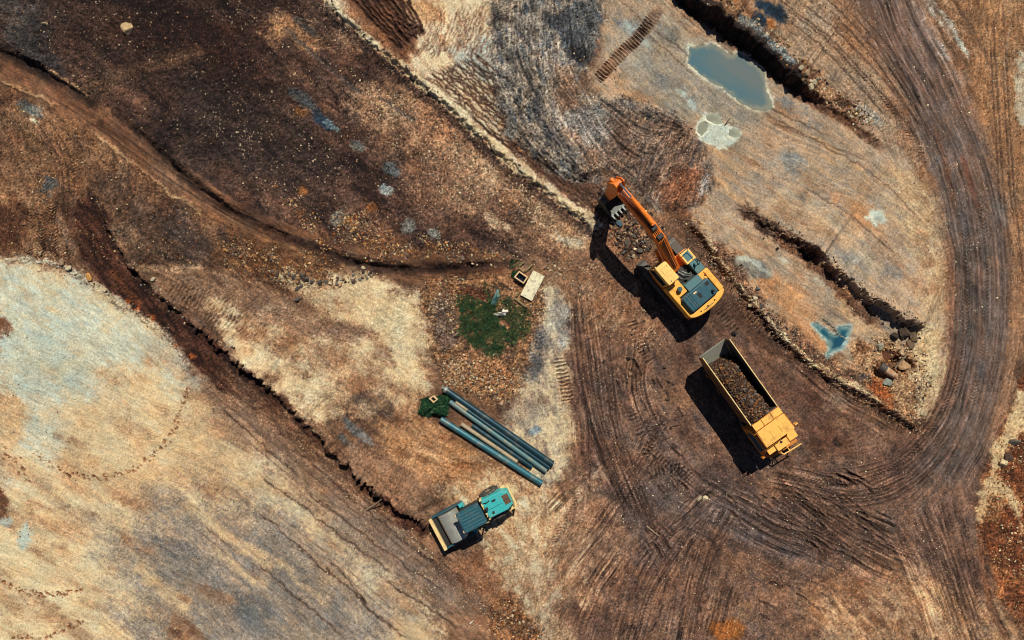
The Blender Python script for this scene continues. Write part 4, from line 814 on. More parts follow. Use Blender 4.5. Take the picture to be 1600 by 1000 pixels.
MAT_STONE = attr_mat('stone', fine=18.0, amt=0.22, bump=0.3)
PALE = [(226, 206, 168), (200, 178, 146), (168, 142, 112), (206, 190, 160)]
MIX = [(206, 182, 146), (140, 112, 88), (96, 76, 64), (70, 58, 54), (168, 130, 96), (120, 112, 104)]
DARK = [(70, 56, 50), (54, 46, 46), (96, 76, 64), (140, 116, 94), (44, 38, 40)]
RUST = [(150, 88, 48), (112, 66, 40), (190, 138, 84), (84, 56, 42), (206, 170, 122)]
SC_ZONES = [   # polygon or line in photograph pixels, count, size range in metres, palette
 ('p', [(0, 0), (480, 0), (700, 190), (900, 370), (700, 410), (480, 370), (300, 270), (180, 170), (0, 70)], 3600, (.03, .10), MIX),
 ('p', [(300, 130), (420, 150), (560, 280), (500, 330), (380, 280), (280, 200)], 700, (.03, .10), PALE + MIX + DARK),
 ('p', [(420, 280), (560, 330), (780, 400), (600, 415), (470, 370)], 2000, (.04, .14), MIX + RUST),
 ('p', [(560, 120), (700, 190), (880, 360), (760, 360), (640, 270)], 1200, (.03, .12), PALE + MIX),
 ('l', [(505, 5), (560, 55), (620, 106), (690, 170), (750, 228), (820, 286), (910, 352)], 650, (.03, .13), DARK + DARK + MIX, 10),
 ('p', [(340, 380), (420, 375), (540, 415), (520, 440), (440, 450), (350, 420)], 900, (.04, .15), RUST + MIX),
 ('l', [(430, 430), (470, 440), (520, 440), (580, 428)], 160, (.08, .26), MIX, 8),
 ('p', [(655, 440), (720, 430), (715, 545), (760, 560), (820, 575), (800, 630), (720, 620), (675, 560)], 2300, (.04, .13), PALE + MIX + MIX + RUST),
 ('l', [(700, 408), (760, 404), (830, 405), (880, 420)], 170, (.05, .16), MIX, 12),
 ('p', [(780, 440), (850, 440), (840, 500), (800, 540), (780, 500)], 500, (.04, .13), MIX),
 ('p', [(935, 300), (1000, 320), (1050, 390), (1030, 420), (960, 400)], 900, (.06, .22), MIX + DARK),
 ('p', [(880, 400), (960, 400), (1040, 530), (1000, 560), (900, 500)], 900, (.03, .12), MIX),
 ('l', [(1100, 400), (1160, 460), (1210, 520), (1270, 560), (1340, 610), (1430, 665)], 1300, (.03, .11), DARK + DARK + MIX + PALE, 17),
 ('l', [(1060, 350), (1110, 400), (1160, 470), (1190, 500)], 200, (.04, .14), MIX, 15),
 ('p', [(1330, 530), (1440, 520), (1460, 600), (1425, 660), (1340, 600)], 800, (.03, .14), MIX + MIX + PALE + RUST),
 ('l', [(1110, 4), (1190, 62), (1245, 108), (1300, 152), (1350, 192)], 480, (.04, .17), MIX + PALE + RUST, 14),
 ('l', [(1205, 358), (1260, 388), (1310, 430), (1370, 478), (1420, 508)], 450, (.04, .14), DARK + DARK + MIX, 14),
 ('p', [(1600, 600), (1640, 1000), (1590, 960), (1545, 880), (1535, 780), (1570, 680)], 1300, (.03, .13), RUST + RUST + PALE),
 ('p', [(1160, 440), (1260, 520), (1250, 560), (1190, 500)], 350, (.03, .12), DARK + MIX),
 ('p', [(900, 540), (1100, 640), (1300, 700), (1450, 720), (1520, 1000), (880, 1000), (900, 700)], 2600, (.025, .08), MIX + PALE),
 ('l', [(150, 310), (190, 395), (250, 466), (330, 530), (440, 616), (540, 722), (690, 835)], 500, (.04, .14), MIX + DARK, 12),
 ('l', [(60, 405), (130, 432), (200, 480), (270, 525)], 90, (.04, .14), MIX, 14),
 ('p', [(300, 560), (480, 690), (690, 860), (820, 980), (700, 980), (480, 800)], 1500, (.025, .08), MIX + PALE),
 ('p', [(0, 440), (260, 540), (400, 700), (600, 1000), (0, 1000)], 1500, (.02, .07), PALE + MIX),
 ('p', [(1200, 0), (1600, 0), (1600, 560), (1480, 500), (1440, 250)], 1700, (.025, .09), MIX + PALE),
 ('p', [(930, 120), (1250, 180), (1440, 300), (1470, 600), (1200, 460), (1080, 320)], 1100, (.02, .07), MIX + PALE),
 ('p', [(785, 930), (850, 985), (850, 1040), (760, 1000)], 350, (.05, .18), RUST + MIX),
 ('p', [(0, 130), (100, 180), (330, 350), (520, 420), (300, 420), (0, 400)], 1300, (.03, .11), MIX + RUST),
 ('p', [(770, -60), (940, -60), (930, 100), (1080, 195), (1110, 300), (1000, 310), (800, 225)], 900, (.04, .12), DARK + MIX),
]
def in_poly(pts, n):
    xs = [p[0] for p in pts]; ys = [p[1] for p in pts]; ox, oy = [], []
    got = 0
    while got < n:
        x = rng.uniform(min(xs), max(xs), n * 2).astype(np.float32); y = rng.uniform(min(ys), max(ys), n * 2).astype(np.float32)
        d = poly_sd(pts, x, y) + 14 * fbm(x / 22, y / 22, 611, 3)
        k = (d > 0) & (rng.random(n * 2) < np.clip(0.5 + 0.9 * fbm(x / 30, y / 30, 617, 3), 0.05, 1))
        ox.append(x[k]); oy.append(y[k]); got += int(k.sum())
    return np.concatenate(ox)[:n], np.concatenate(oy)[:n]
def on_line(pts, n, w):
    pts = smooth_open(pts, 2); i = rng.integers(0, len(pts) - 1, n); f = rng.random(n); P = np.array(pts)[:, :2]
    q = P[i] * (1 - f[:, None]) + P[i + 1] * f[:, None] + rng.normal(0, w * 0.6, (n, 2)); return q[:, 0], q[:, 1]
KEEP_OUT = [[(985, 418), (1050, 362), (1145, 460), (1080, 505)], [(1085, 560), (1135, 530), (1250, 690), (1200, 715)], [(668, 805), (790, 752), (806, 790), (695, 862)], [(800, 425), (815, 412), (853, 430), (832, 474), (810, 462)]]
co, tr, cl, base = [], [], [], 0
for z_ in SC_ZONES:
    px_, py_ = in_poly(z_[1], z_[2]) if z_[0] == 'p' else on_line(z_[1], z_[2], z_[5])
    keep = np.ones(len(px_), dtype=bool)
    for q in KEEP_OUT: keep &= poly_sd(q, px_.astype(np.float32), py_.astype(np.float32)) < -3
    for q in (BIG, SMALL): keep &= poly_sd(q, px_.astype(np.float32), py_.astype(np.float32)) < 0
    px_, py_ = px_[keep], py_[keep]; n = len(px_)
    r = 0.75 * (z_[3][0] + (z_[3][1] - z_[3][0]) * rng.random(n) ** 3.0)
    c = np.array(z_[4], dtype=float)[rng.integers(0, len(z_[4]), n)]
    a, b, d = stones((px_ - 800) * M_PX, (500 - py_) * M_PX, r, c)
    co.append(a); tr.append(b + base); cl.append(d); base += len(a)
me = raw_mesh('loose_stones', np.concatenate(co), np.concatenate(tr), np.concatenate(cl), MAT_STONE)
o = bpy.data.objects.new('loose_stones', me); COL.objects.link(o)
tag(o, 'loose stones and gravel strewn over the quarry ground', 'gravel', kind='stuff')

# ------------------------------------------------------------------ water
def water_mat(name):
    m, nt, n, l, b = node_mat(name)
    at = n.new('ShaderNodeAttribute'); at.attribute_name = 'Col'; l.new(at.outputs['Color'], b.inputs['Base Color'])
    g = n.new('ShaderNodeNewGeometry'); b.inputs['Roughness'].default_value = 0.07; b.inputs['IOR'].default_value = 1.33
    w = n.new('ShaderNodeTexNoise'); w.inputs['Scale'].default_value = 3.0; bp = n.new('ShaderNodeBump'); bp.inputs['Strength'].default_value = 0.03
    l.new(g.outputs['Position'], w.inputs['Vector']); l.new(w.outputs['Fac'], bp.inputs['Height']); l.new(bp.outputs['Normal'], b.inputs['Normal'])
    return m
WATER = water_mat('silty_water')
def puddle(pts, z, silt, deep, deep2, label, reach=8.0):
    """flat sheet over the hollow; silt clouds the shallows, the middle is clearer"""
    sl = sl_for([p[0] for p in pts], [p[1] for p in pts], 8); X, Y = GX[sl], GY[sl]
    d = poly_sd(pts, X, Y); wet = d > -3.5
    k = sst(0, reach, d + 5 * fbm(X / 14, Y / 14, 821, 4, 0.6))[..., None]
    q = np.clip(0.5 + 0.9 * fbm((X * CD + Y * SD) / 90, (-X * SD + Y * CD) / 40, 823, 3), 0, 1)[..., None]
    c = np.array(silt) * (1 - k) + (np.array(deep) * (1 - q) + np.array(deep2) * q) * k
    ny, nx = X.shape; idx = np.arange(nx * ny).reshape(ny, nx)
    f = wet[:-1, :-1] & wet[1:, :-1] & wet[:-1, 1:] & wet[1:, 1:]
    quads = np.stack([idx[1:, :-1], idx[1:, 1:], idx[:-1, 1:], idx[:-1, :-1]], -1)[f]
    u = np.unique(quads); rm = np.zeros(nx * ny, dtype=np.int64); rm[u] = np.arange(len(u))
    co_ = np.stack([(X - 800) * M_PX, (500 - Y) * M_PX, np.full_like(X, z)], -1).reshape(-1, 3)[u]
    o = bpy.data.objects.new('puddle', raw_mesh('puddle', co_, rm[quads], lin_col(c.reshape(-1, 3)[u]), WATER, True)); COL.objects.link(o)
    return tag(o, label, kind='structure')
puddle(BIG, -0.05, (140, 140, 126), (84, 118, 130), (112, 122, 122), 'large grey-teal puddle with a white crusted rim beside the ditch')
puddle(SMALL, -0.05, (120, 150, 146), (40, 92, 112), (34, 70, 92), 'small deep blue puddle with pale rim near the pit', 7)
for q, lb in zip(POOLS, ('long shallow pool along the pale crust patch', 'round shallow pool on the pale crust patch towards the spoil heap', 'small oval pool at the tip of the pale crust patch')):
    puddle(q, -0.05, (168, 168, 148), (140, 144, 128), (150, 150, 132), lb, 6)
# ------------------------------------------------------------------ materials of the machines
YEL = paint_mat('yellow_paint', (238, 174, 72), 0.46, dirt=(150, 104, 58), dirt_amt=0.6, scale=2.6, var=0.16)
YEL2 = paint_mat('pale_yellow_paint', (238, 194, 110), 0.45, dirt=(176, 132, 80), dirt_amt=0.4, scale=1.4)
ORA = paint_mat('orange_paint', (236, 122, 30), 0.44, dirt=(120, 76, 42), dirt_amt=0.6, scale=3.0, var=0.18)
TRUCKY = paint_mat('truck_paint', (240, 182, 90), 0.5, dirt=(150, 108, 66), dirt_amt=0.6, scale=2.2, var=0.18)
TRUCKO = paint_mat('truck_frame_paint', (200, 122, 46), 0.5, dirt=(120, 84, 52), dirt_amt=0.5, scale=2)
TEAL = paint_mat('dark_teal_paint', (34, 80, 94), 0.42, dirt=(96, 100, 90), dirt_amt=0.55, scale=3.0, var=0.22)
TREAD = paint_mat('anti_slip_plate', (70, 112, 118), 0.6, dirt=(96, 96, 86), dirt_amt=0.5, scale=3, bump=0.3)
CYAN = paint_mat('turquoise_paint', (56, 168, 170), 0.42, dirt=(120, 140, 124), dirt_amt=0.55, scale=2.4, var=0.16)
DUSTY = paint_mat('dusty_rubber', (58, 56, 54), 0.9, dirt=(150, 132, 108), dirt_amt=0.8, scale=5)
BLACK = paint_mat('black_rubber', (30, 30, 32), 0.8, dirt=(84, 70, 58), dirt_amt=0.5, scale=4)
DARKM = paint_mat('dark_machinery', (34, 34, 36), 0.6, dirt=(70, 58, 48), dirt_amt=0.4, scale=5)
TRACKM = paint_mat('track_steel', (92, 88, 82), 0.55, metal=0.3, dirt=(112, 90, 70), dirt_amt=0.8, scale=3)
STEEL = paint_mat('worn_steel', (150, 156, 150), 0.42, metal=0.55, dirt=(96, 84, 72), dirt_amt=0.5, scale=3)
DRUM = paint_mat('drum_steel', (176, 176, 166), 0.32, metal=0.45, dirt=(112, 104, 92), dirt_amt=0.4, scale=2)
CHROME = paint_mat('piston_rod', (206, 210, 206), 0.2, metal=0.9, dirt_amt=0.1)
BUCKM = paint_mat('bucket_steel', (70, 66, 62), 0.6, metal=0.2, dirt=(96, 76, 58), dirt_amt=0.7, scale=3)
GLASST = paint_mat('teal_glass', (44, 92, 108), 0.1, dirt=(90, 110, 110), dirt_amt=0.3, scale=2)
GLASS = paint_mat('tinted_glass', (30, 52, 60), 0.08, dirt=(70, 80, 80), dirt_amt=0.25, scale=2)
CREAM = paint_mat('cream_paint', (222, 194, 136), 0.5, dirt=(150, 120, 84), dirt_amt=0.4)
RED = paint_mat('red_plastic', (150, 40, 24), 0.4, dirt_amt=0.1)
SIDE = paint_mat('shaded_side_paint', (128, 86, 46), 0.6, dirt=(72, 56, 44), dirt_amt=0.8, scale=2)  # darkened from the truck paint so the bed sides read as shaded
SHADE_PLATE = paint_mat('shade_dark_plate', (74, 68, 62), 0.6, metal=0.2, dirt=(60, 50, 44), dirt_amt=0.6, scale=2)  # dark tone stands in for the shade inside the bed
BEDIN = paint_mat('worn_bed_steel', (150, 150, 138), 0.5, metal=0.2, dirt=(112, 94, 74), dirt_amt=0.7, scale=2)
V = Vector
def RX(a): return Matrix.Rotation(math.radians(a), 3, 'X')
def RY(a): return Matrix.Rotation(math.radians(a), 3, 'Y')
def RZ(a): return Matrix.Rotation(math.radians(a), 3, 'Z')
def rrect(x0, x1, y0, y1, r, n=4):
    o = []
    for cx, cy, a0 in ((x1 - r, y1 - r, 0), (x0 + r, y1 - r, 90), (x0 + r, y0 + r, 180), (x1 - r, y0 + r, 270)):
        o += [(cx + r * math.cos(math.radians(a0 + 90 * i / n)), cy + r * math.sin(math.radians(a0 + 90 * i / n))) for i in range(n + 1)]
    return o

# ------------------------------------------------------------------ excavator: x forward, y left
ex = empty('excavator', (12.0, 3.01, 0.0), math.radians(130.3), 'yellow and orange tracked excavator digging beside the rippled spoil heap', 'excavator')
for sd in (1, -1):
    yc = 1.32 * sd
    prof = [(-2.0 + 0.47 * math.cos(t), 0.5 + 0.47 * math.sin(t)) for t in [math.radians(90 + 180 * i / 10) for i in range(11)]] + [(2.2 + 0.47 * math.cos(t), 0.5 + 0.47 * math.sin(t)) for t in [math.radians(-90 + 180 * i / 10) for i in range(11)]]
    trk = MB().prism_y(prof[::-1], yc - 0.28, yc + 0.28).build('track', TRACKM, ex)
    sh = MB(); per = []
    n_s = 26
    for i in range(n_s): per.append((-2.0 + 4.2 * i / (n_s - 1), 0.985, 0)); per.append((-2.0 + 4.2 * i / (n_s - 1), 0.03, 0))
    for i in range(1, 7):
        a = math.radians(90 - 180 * i / 7); per.append((2.2 + 0.475 * math.cos(a), 0.5 + 0.475 * math.sin(a), -math.degrees(a) + 90))
        a = math.radians(90 + 180 * i / 7); per.append((-2.0 + 0.475 * math.cos(a), 0.5 + 0.475 * math.sin(a), -math.degrees(a) + 90))
    for x, z, a in per: sh.box((x, yc, z), (0.135, 0.62, 0.045), RY(a)); sh.box((x, yc, z + (0.035 if z > 0.5 else -0.01)), (0.03, 0.62, 0.05), RY(a))
    sh.build('track_shoes', TRACKM, trk)
    MB().b2(-1.8, 2.0, yc - 0.20 * sd - 0.1, yc - 0.20 * sd + 0.12, 0.3, 0.72).build('track_frame', DARKM, ex, 0.03)
    MB().cyl((-2.0, yc - 0.3, 0.5), (-2.0, yc + 0.3, 0.5), 0.36, 20).build('sprocket', DARKM, ex)
    MB().cyl((2.2, yc - 0.3, 0.5), (2.2, yc + 0.3, 0.5), 0.36, 20).build('idler', DARKM, ex)
MB().b2(-1.1, 1.1, -1.1, 1.1, 0.45, 0.85).cyl((0, 0, 0.8), (0, 0, 1.12), 0.75, 28).build('undercarriage', DARKM, ex, 0.03)
MB().prism_z(rrect(-2.75, 1.38, -1.62, 1.45, 0.12), 1.08, 1.26).build('platform', ORA, ex, 0.02)
# counterweight with a curved tail
cw = [(-2.35, -1.62)] + [(-2.40 - 0.52 * math.cos(math.radians(a)), 1.58 * math.sin(math.radians(a)) - 0.06) for a in range(-78, 79, 12)] + [(-2.35, 1.5)]
cwo = MB().prism_z(cw[::-1], 1.0, 2.42).build('counterweight', YEL, ex, 0.09, seg=3)
for y in (-0.62, 0.0, 0.62): MB().cyl((-2.62, y, 2.42), (-2.62, y, 2.47), 0.05, 10).build('lifting_eye', DARKM, cwo)
# right side: walkway box, step, tank
rt = MB().b2(0.42, 1.34, -1.68, -0.88, 1.24, 1.92).build('tool_box', YEL2, ex, 0.03)
MB().b2(0.56, 1.20, -1.54, -1.02, 1.92, 1.935).build('anti_slip_step', TREAD, rt, 0.005)
st2 = MB().b2(-0.52, 0.40, -1.68, -0.98, 1.24, 2.02).build('fuel_tank', TREAD, ex, 0.03)
tk = MB().b2(-1.18, -0.54, -1.68, -0.90, 1.24, 2.28).build('hydraulic_tank', YEL, ex, 0.04)
MB().cyl((-0.85, -1.3, 2.28), (-0.85, -1.3, 2.36), 0.07, 12).build('filler_cap', RED, tk)
MB().b2(-2.36, -0.6, -1.70, -1.30, 1.24, 2.36).build('side_panel', YEL, ex, 0.05)
# left side
ls = MB().b2(-2.36, 0.15, 1.12, 1.48, 1.24, 2.30).b2(-0.95, 0.12, 0.42, 1.14, 1.24, 2.32).build('side_panel', YEL, ex, 0.05)
af = MB().cyl((-0.47, 0.79, 2.32), (-0.47, 0.79, 2.52), 0.13, 18).build('air_intake', ORA, ex); MB().cyl((-0.47, 0.79, 2.52), (-0.47, 0.79, 2.64), 0.19, 20, 0.16).build('intake_cap', TEAL, af, smooth=True)
# engine bay, hood
MB().b2(-0.55, 0.55, -1.0, 0.38, 1.2, 1.45).b2(-0.5, -0.1, -0.9, -0.2, 1.45, 1.7).build('engine_bay', DARKM, ex, 0.02)
hs = MB().tube([V((-0.3, -0.7, 1.7)), V((0.0, -0.45, 1.85)), V((0.35, -0.3, 1.75)), V((0.6, -0.2, 1.9))], 0.035)
hs.tube([V((-0.3, -0.55, 1.72)), V((0.05, -0.2, 1.9)), V((0.5, -0.05, 1.8))], 0.035).tube([V((-0.4, -0.3, 1.6)), V((-0.05, 0.1, 1.8)), V((0.45, 0.12, 1.9))], 0.03)
hs.build('hydraulic_hose', STEEL, ex, smooth=True)
MB().b2(-1.08, -0.50, -0.88, 0.36, 1.24, 2.40).build('valve_cover', TREAD, ex, 0.03)
MB().b2(-1.15, -1.09, -0.5, 0.1, 2.4, 2.46).build('grab_bar', CREAM, ex, 0.01)
hood = MB().prism_z(rrect(-2.34, -1.0, -1.22, 1.22, 0.16), 2.2, 2.72, rrect(-2.28, -1.08, -1.14, 1.14, 0.14)).build('engine_hood', TEAL, ex, 0.05, seg=3)
MB().b2(-2.24, -1.10, 0.62, 0.70, 2.72, 2.75).b2(-2.24, -1.10, 0.86, 0.90, 2.72, 2.75).b2(-2.24, -1.1, 0.5, 0.54, 2.72, 2.745).build('hood_rib', TEAL, hood, 0.01)
MB().b2(-1.86, -1.46, -0.08, 0.14, 2.715, 2.735).build('hood_grille', BLACK, hood)
MB().b2(-1.36, -1.26, 0.05, 0.32, 2.72, 2.745).build('hood_handle', CREAM, hood)
MB().b2(-1.46, -1.24, -1.0, -0.72, 2.715, 2.735).build('hood_hatch', BLACK, hood)
MB().cyl((-1.95, -0.86, 2.6), (-1.95, -0.86, 2.9), 0.075, 14).cyl((-1.95, -0.86, 2.9), (-2.08, -0.86, 2.98), 0.075, 14).build('exhaust', DARKM, hood, smooth=True)
# cab
cab = MB().prism_y([(0.22, 1.26), (1.82, 1.26), (1.92, 1.9), (1.72, 2.98), (0.3, 3.0), (0.22, 2.2)], 0.42, 1.40).build('cab', YEL, ex, 0.07, seg=3)
roof = MB().prism_z(rrect(0.20, 1.80, 0.38, 1.36, 0.12), 3.0, 3.16, rrect(0.26, 1.74, 0.43, 1.31, 0.12)).build('cab_roof', YEL2, cab, 0.03)
MB().b2(1.02, 1.58, 0.50, 1.08, 3.16, 3.185).build('roof_hatch', YEL2, roof, 0.008)
MB().cyl((0.42, 1.0, 3.16), (0.42, 1.0, 3.22), 0.03, 8).build('aerial_base', DARKM, roof)
MB().prism_y([(0.42, 1.75), (1.80, 1.75), (1.84, 1.92), (1.68, 2.86), (0.42, 2.86)], 1.395, 1.415).build('side_window', GLASS, cab)
MB().add([(1.925, 0.52, 1.85), (1.925, 1.30, 1.85), (1.745, 1.30, 2.9), (1.745, 0.52, 2.9)], [(0, 1, 2, 3)]).build('windscreen', GLASS, cab)
MB().prism_y([(0.42, 1.85), (1.7, 1.85), (1.62, 2.86), (0.42, 2.86)], 0.402, 0.418).build('side_window', GLASS, cab)
# rails and mirror by the right-hand step
MB().tube([V((1.38, -0.9, 1.3)), V((1.38, -0.9, 2.5)), V((1.38, -1.72, 2.5)), V((0.5, -1.78, 2.5)), V((0.1, -1.70, 2.4)), V((0.1, -1.70, 1.9))], 0.022, 6).tube([V((1.38, -1.72, 1.3)), V((1.38, -1.72, 2.5))], 0.022, 6).build('handrail', DARKM, ex)
MB().tube([V((0.1, -1.70, 2.3)), V((0.25, -1.45, 2.55)), V((0.0, -1.2, 2.45))], 0.02, 6).b2(0.2, 0.42, -1.5, -1.46, 2.4, 2.72).build('mirror', DARKM, ex)
# boom, arm, bucket, cylinders (side profiles in x, z)
boom_p = [(0.55, 1.75), (0.95, 1.55), (1.6, 2.2), (3.2, 3.75), (4.6, 4.15), (7.55, 4.35), (7.75, 4.62), (7.5, 4.85), (5.6, 4.98), (4.2, 4.98), (3.0, 4.62), (1.5, 2.95), (0.6, 2.1)]
boom = MB().prism_y(boom_p, -0.33, 0.33).build('boom', ORA, ex, 0.04)
MB().b2(3.9, 4.5, -0.2, 0.2, 4.97, 5.12).b2(3.2, 3.5, -0.22, 0.22, 4.7, 4.9).build('hose_clamp', DARKM, boom, 0.01)
for y in (-0.12, 0.0, 0.12): MB().tube([V((0.9, y, 2.5)), V((1.6, y, 3.2)), V((3.0, y, 4.74)), V((4.2, y, 5.08)), V((5.6, y + 0.1, 5.06)), V((7.3, y + 0.1, 4.95))], 0.028, 6).build('boom_hose', DARKM, boom)
MB().box((6.1, -0.23, 4.96), (2.2, 0.04, 0.05)).box((6.1, 0.23, 4.96), (2.2, 0.04, 0.05)).build('boom_rail', ORA, boom)
for sd in (1, -1):
    MB().cyl((1.35, 0.42 * sd, 1.55), (2.7, 0.42 * sd, 2.95), 0.12, 14).build('boom_cylinder', ORA, ex, smooth=True)
    MB().cyl((2.7, 0.42 * sd, 2.95), (3.75, 0.42 * sd, 4.05), 0.06, 12).build('boom_cylinder_rod', CHROME, ex, smooth=True)
MB().cyl((4.35, -0.03, 5.28), (6.55, -0.03, 5.52), 0.14, 16).build('arm_cylinder', ORA, ex, smooth=True)
MB().cyl((6.55, -0.03, 5.52), (7.75, -0.03, 5.62), 0.065, 12).build('arm_cylinder_rod', CHROME, ex, smooth=True)
MB().b2(4.2, 4.5, -0.16, 0.1, 4.95, 5.35).build('cylinder_bracket', ORA, boom, 0.03)
arm_p = [(7.55, 4.35), (7.95, 3.6), (7.98, 1.75), (7.72, 1.62), (7.42, 1.8), (7.30, 3.5), (7.32, 4.7), (7.62, 5.70), (7.92, 5.72), (8.22, 5.0), (8.15, 4.3)]
arm_p = [(7.30, 3.5), (7.44, 1.75), (7.72, 1.62), (7.98, 1.78), (8.12, 3.6), (8.24, 4.9), (7.95, 5.72), (7.62, 5.72), (7.30, 4.7)]
MB().prism_y(arm_p, -0.36, -0.26).prism_y(arm_p, 0.26, 0.36).prism_y([(7.36, 3.5), (7.48, 1.85), (7.92, 1.85), (8.06, 3.6), (8.16, 4.9), (7.9, 5.6), (7.68, 5.6)], -0.26, 0.26).build('arm', ORA, ex, 0.03)
MB().cyl((8.28, 0.0, 4.9), (8.32, 0.0, 3.3), 0.12, 14).build('bucket_cylinder', ORA, ex, smooth=True)
MB().cyl((8.32, 0.0, 3.3), (8.3, 0.0, 2.35), 0.06, 10).build('bucket_cylinder_rod', CHROME, ex, smooth=True)
for sd in (1, -1): MB().prism_y([(7.85, 2.15), (8.3, 2.45), (8.4, 2.3), (7.95, 1.95)], 0.3 * sd, 0.38 * sd).prism_y([(8.26, 2.42), (8.42, 2.42), (8.05, 1.2), (7.9, 1.25)], 0.24 * sd, 0.30 * sd).build('bucket_link', STEEL, ex, 0.01)
shell_o = [(7.55, 1.62), (8.05, 1.30), (8.15, 0.85), (7.92, 0.38), (7.45, 0.12), (6.95, 0.12), (6.52, 0.42)]
shell_i = [(6.55, 0.50), (6.97, 0.21), (7.43, 0.21), (7.86, 0.44), (8.06, 0.86), (7.97, 1.24), (7.53, 1.52)]
bk = MB().prism_y(shell_o[::-1] + shell_i[::-1], -0.76, 0.76)
side = [(7.55, 1.62), (8.05, 1.30), (8.15, 0.85), (7.92, 0.38), (7.45, 0.12), (6.95, 0.12), (6.52, 0.42), (6.95, 1.0)]
for sd in (1, -1): bk.prism_y(side[::-1], 0.74 * sd, 0.80 * sd)
for sd in (1, -1): bk.prism_y([(7.4, 1.5), (7.75, 1.95), (8.15, 1.5), (8.1, 1.1)], 0.38 * sd, 0.44 * sd)
bko = bk.build('bucket', BUCKM, ex, 0.015)
MB().box((6.72, 0, 0.40), (0.52, 1.58, 0.07), RY(33)).build('bucket_lip', STEEL, bko, 0.015)
for k in range(5):
    y = -0.66 + 0.33 * k
    MB().prism_z([(6.58, y - 0.09), (6.58, y + 0.09), (6.18, y + 0.05), (6.18, y - 0.05)], 0.50, 0.66, [(6.58, y - 0.08), (6.58, y + 0.08), (6.2, y + 0.045), (6.2, y - 0.045)]).build('tooth', STEEL, bko, 0.01)

# ------------------------------------------------------------------ dump truck: x forward from the tail of the body
tr = empty('dump_truck', (14.07, -2.0, 0.0), math.radians(-54.5), 'yellow dump truck carrying rock, parked on the dark haul yard', 'truck')
MB().b2(0.9, 8.6, -0.45, -0.30, 0.75, 1.05).b2(0.9, 8.6, 0.30, 0.45, 0.75, 1.05).b2(1.0, 1.2, -0.4, 0.4, 0.78, 1.0).b2(4.2, 4.5, -0.4, 0.4, 0.78, 1.0).b2(7.0, 7.3, -0.4, 0.4, 0.78, 1.0).build('chassis', DARKM, tr, 0.02)
for x in (1.75, 3.15, 6.15, 7.75):
    for sd in (1, -1):
        yo = 1.16 * sd; yi = (0.62 if x < 4 else 0.82) * sd
        wv = MB()
        prof = [(0.30, yi), (0.50, yi), (0.54, yi + 0.06 * sd), (0.54, yo - 0.06 * sd), (0.50, yo), (0.30, yo)]
        n = 28
        vs = [(x + r * math.cos(2 * math.pi * i / n), y, 0.54 + r * math.sin(2 * math.pi * i / n)) for i in range(n) for r, y in prof]
        fs = [(i * 6 + k, ((i + 1) % n) * 6 + k, ((i + 1) % n) * 6 + (k + 1) % 6, i * 6 + (k + 1) % 6) for i in range(n) for k in range(6)]
        w_ = MB().add(vs, fs).build('wheel', BLACK, tr, smooth=True)
        MB().cyl((x, yo - 0.16 * sd, 0.54), (x, yo - 0.05 * sd, 0.54), 0.30, 20).cyl((x, yo - 0.05 * sd, 0.54), (x, yo + 0.01 * sd, 0.54), 0.12, 12).build('rim', TRUCKO, w_)
# dump body: tapered tail, walls, ribs
def bedfloor(x): return 1.30 if x > 1.3 else 1.30 + 0.85 * (1.3 - x) / 1.3
fl = MB().prism_y([(-0.05, 2.10), (1.3, 1.22), (5.6, 1.22), (5.6, 1.32), (1.3, 1.32), (0.0, 2.18)], -1.06, 1.06).build('bed_floor', BEDIN, tr)
for sd in (1, -1):
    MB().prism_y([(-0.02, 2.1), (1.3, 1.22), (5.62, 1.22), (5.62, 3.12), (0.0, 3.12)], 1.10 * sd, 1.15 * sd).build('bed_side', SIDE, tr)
    MB().prism_y([(0.02, 2.16), (1.32, 1.32), (5.56, 1.32), (5.56, 3.10), (0.02, 3.10)], 1.07 * sd, 1.098 * sd).build('bed_shade_plate', SHADE_PLATE, tr)  # thin plates added to put shade on the inner walls
    MB().b2(-0.04, 5.7, 1.085 * sd, 1.16 * sd, 3.12, 3.20).build('bed_rail', CREAM, tr, 0.015)
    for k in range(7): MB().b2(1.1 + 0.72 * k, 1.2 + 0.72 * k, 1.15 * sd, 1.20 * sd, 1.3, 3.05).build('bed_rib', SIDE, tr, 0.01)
    MB().b2(1.0, 5.3, 0.9 * sd, 1.2 * sd, 1.10, 1.16).build('mudguard', DARKM, tr)
MB().b2(5.58, 5.66, -1.12, 1.12, 1.22, 3.2).build('bed_front', SHADE_PLATE, tr)
MB().tube([V((5.2, 0, 1.2)), V((5.9, 0, 2.9))], 0.11, 12).build('hoist_cylinder', DARKM, tr)
# canopy plates over the cab
for y0, y1 in ((-1.12, -0.42), (-0.38, 0.36), (0.40, 1.13)): MB().b2(5.66, 6.14, y0, y1, 3.30, 3.36).build('canopy_panel', TRUCKY, tr, 0.012)
MB().b2(5.64, 6.2, -1.1, 1.1, 3.20, 3.29).build('canopy_beam', TRUCKO, tr)
can = MB().prism_z([(6.20, -1.12), (7.46, -1.16), (7.46, 0.62), (7.46, 1.16), (6.20, 1.12)], 3.34, 3.42).build('cab_guard', TRUCKY, tr, 0.015)
for sd in (1, -1): MB().b2(6.22, 7.44, 1.16 * sd, 1.19 * sd, 3.22, 3.40).build('guard_edge', TRUCKO, can)
cabt = MB().prism_y([(6.1, 0.95), (8.35, 0.95), (8.40, 1.7), (7.85, 2.55), (7.75, 2.95), (6.1, 2.95)], -1.34, 0.05).build('cab', TRUCKO, tr, 0.05)
MB().prism_y([(6.4, 1.75), (8.0, 1.75), (7.78, 2.5), (7.68, 2.82), (6.4, 2.82)], -1.40, -1.335).build('side_window', GLASST, cabt, 0.02)
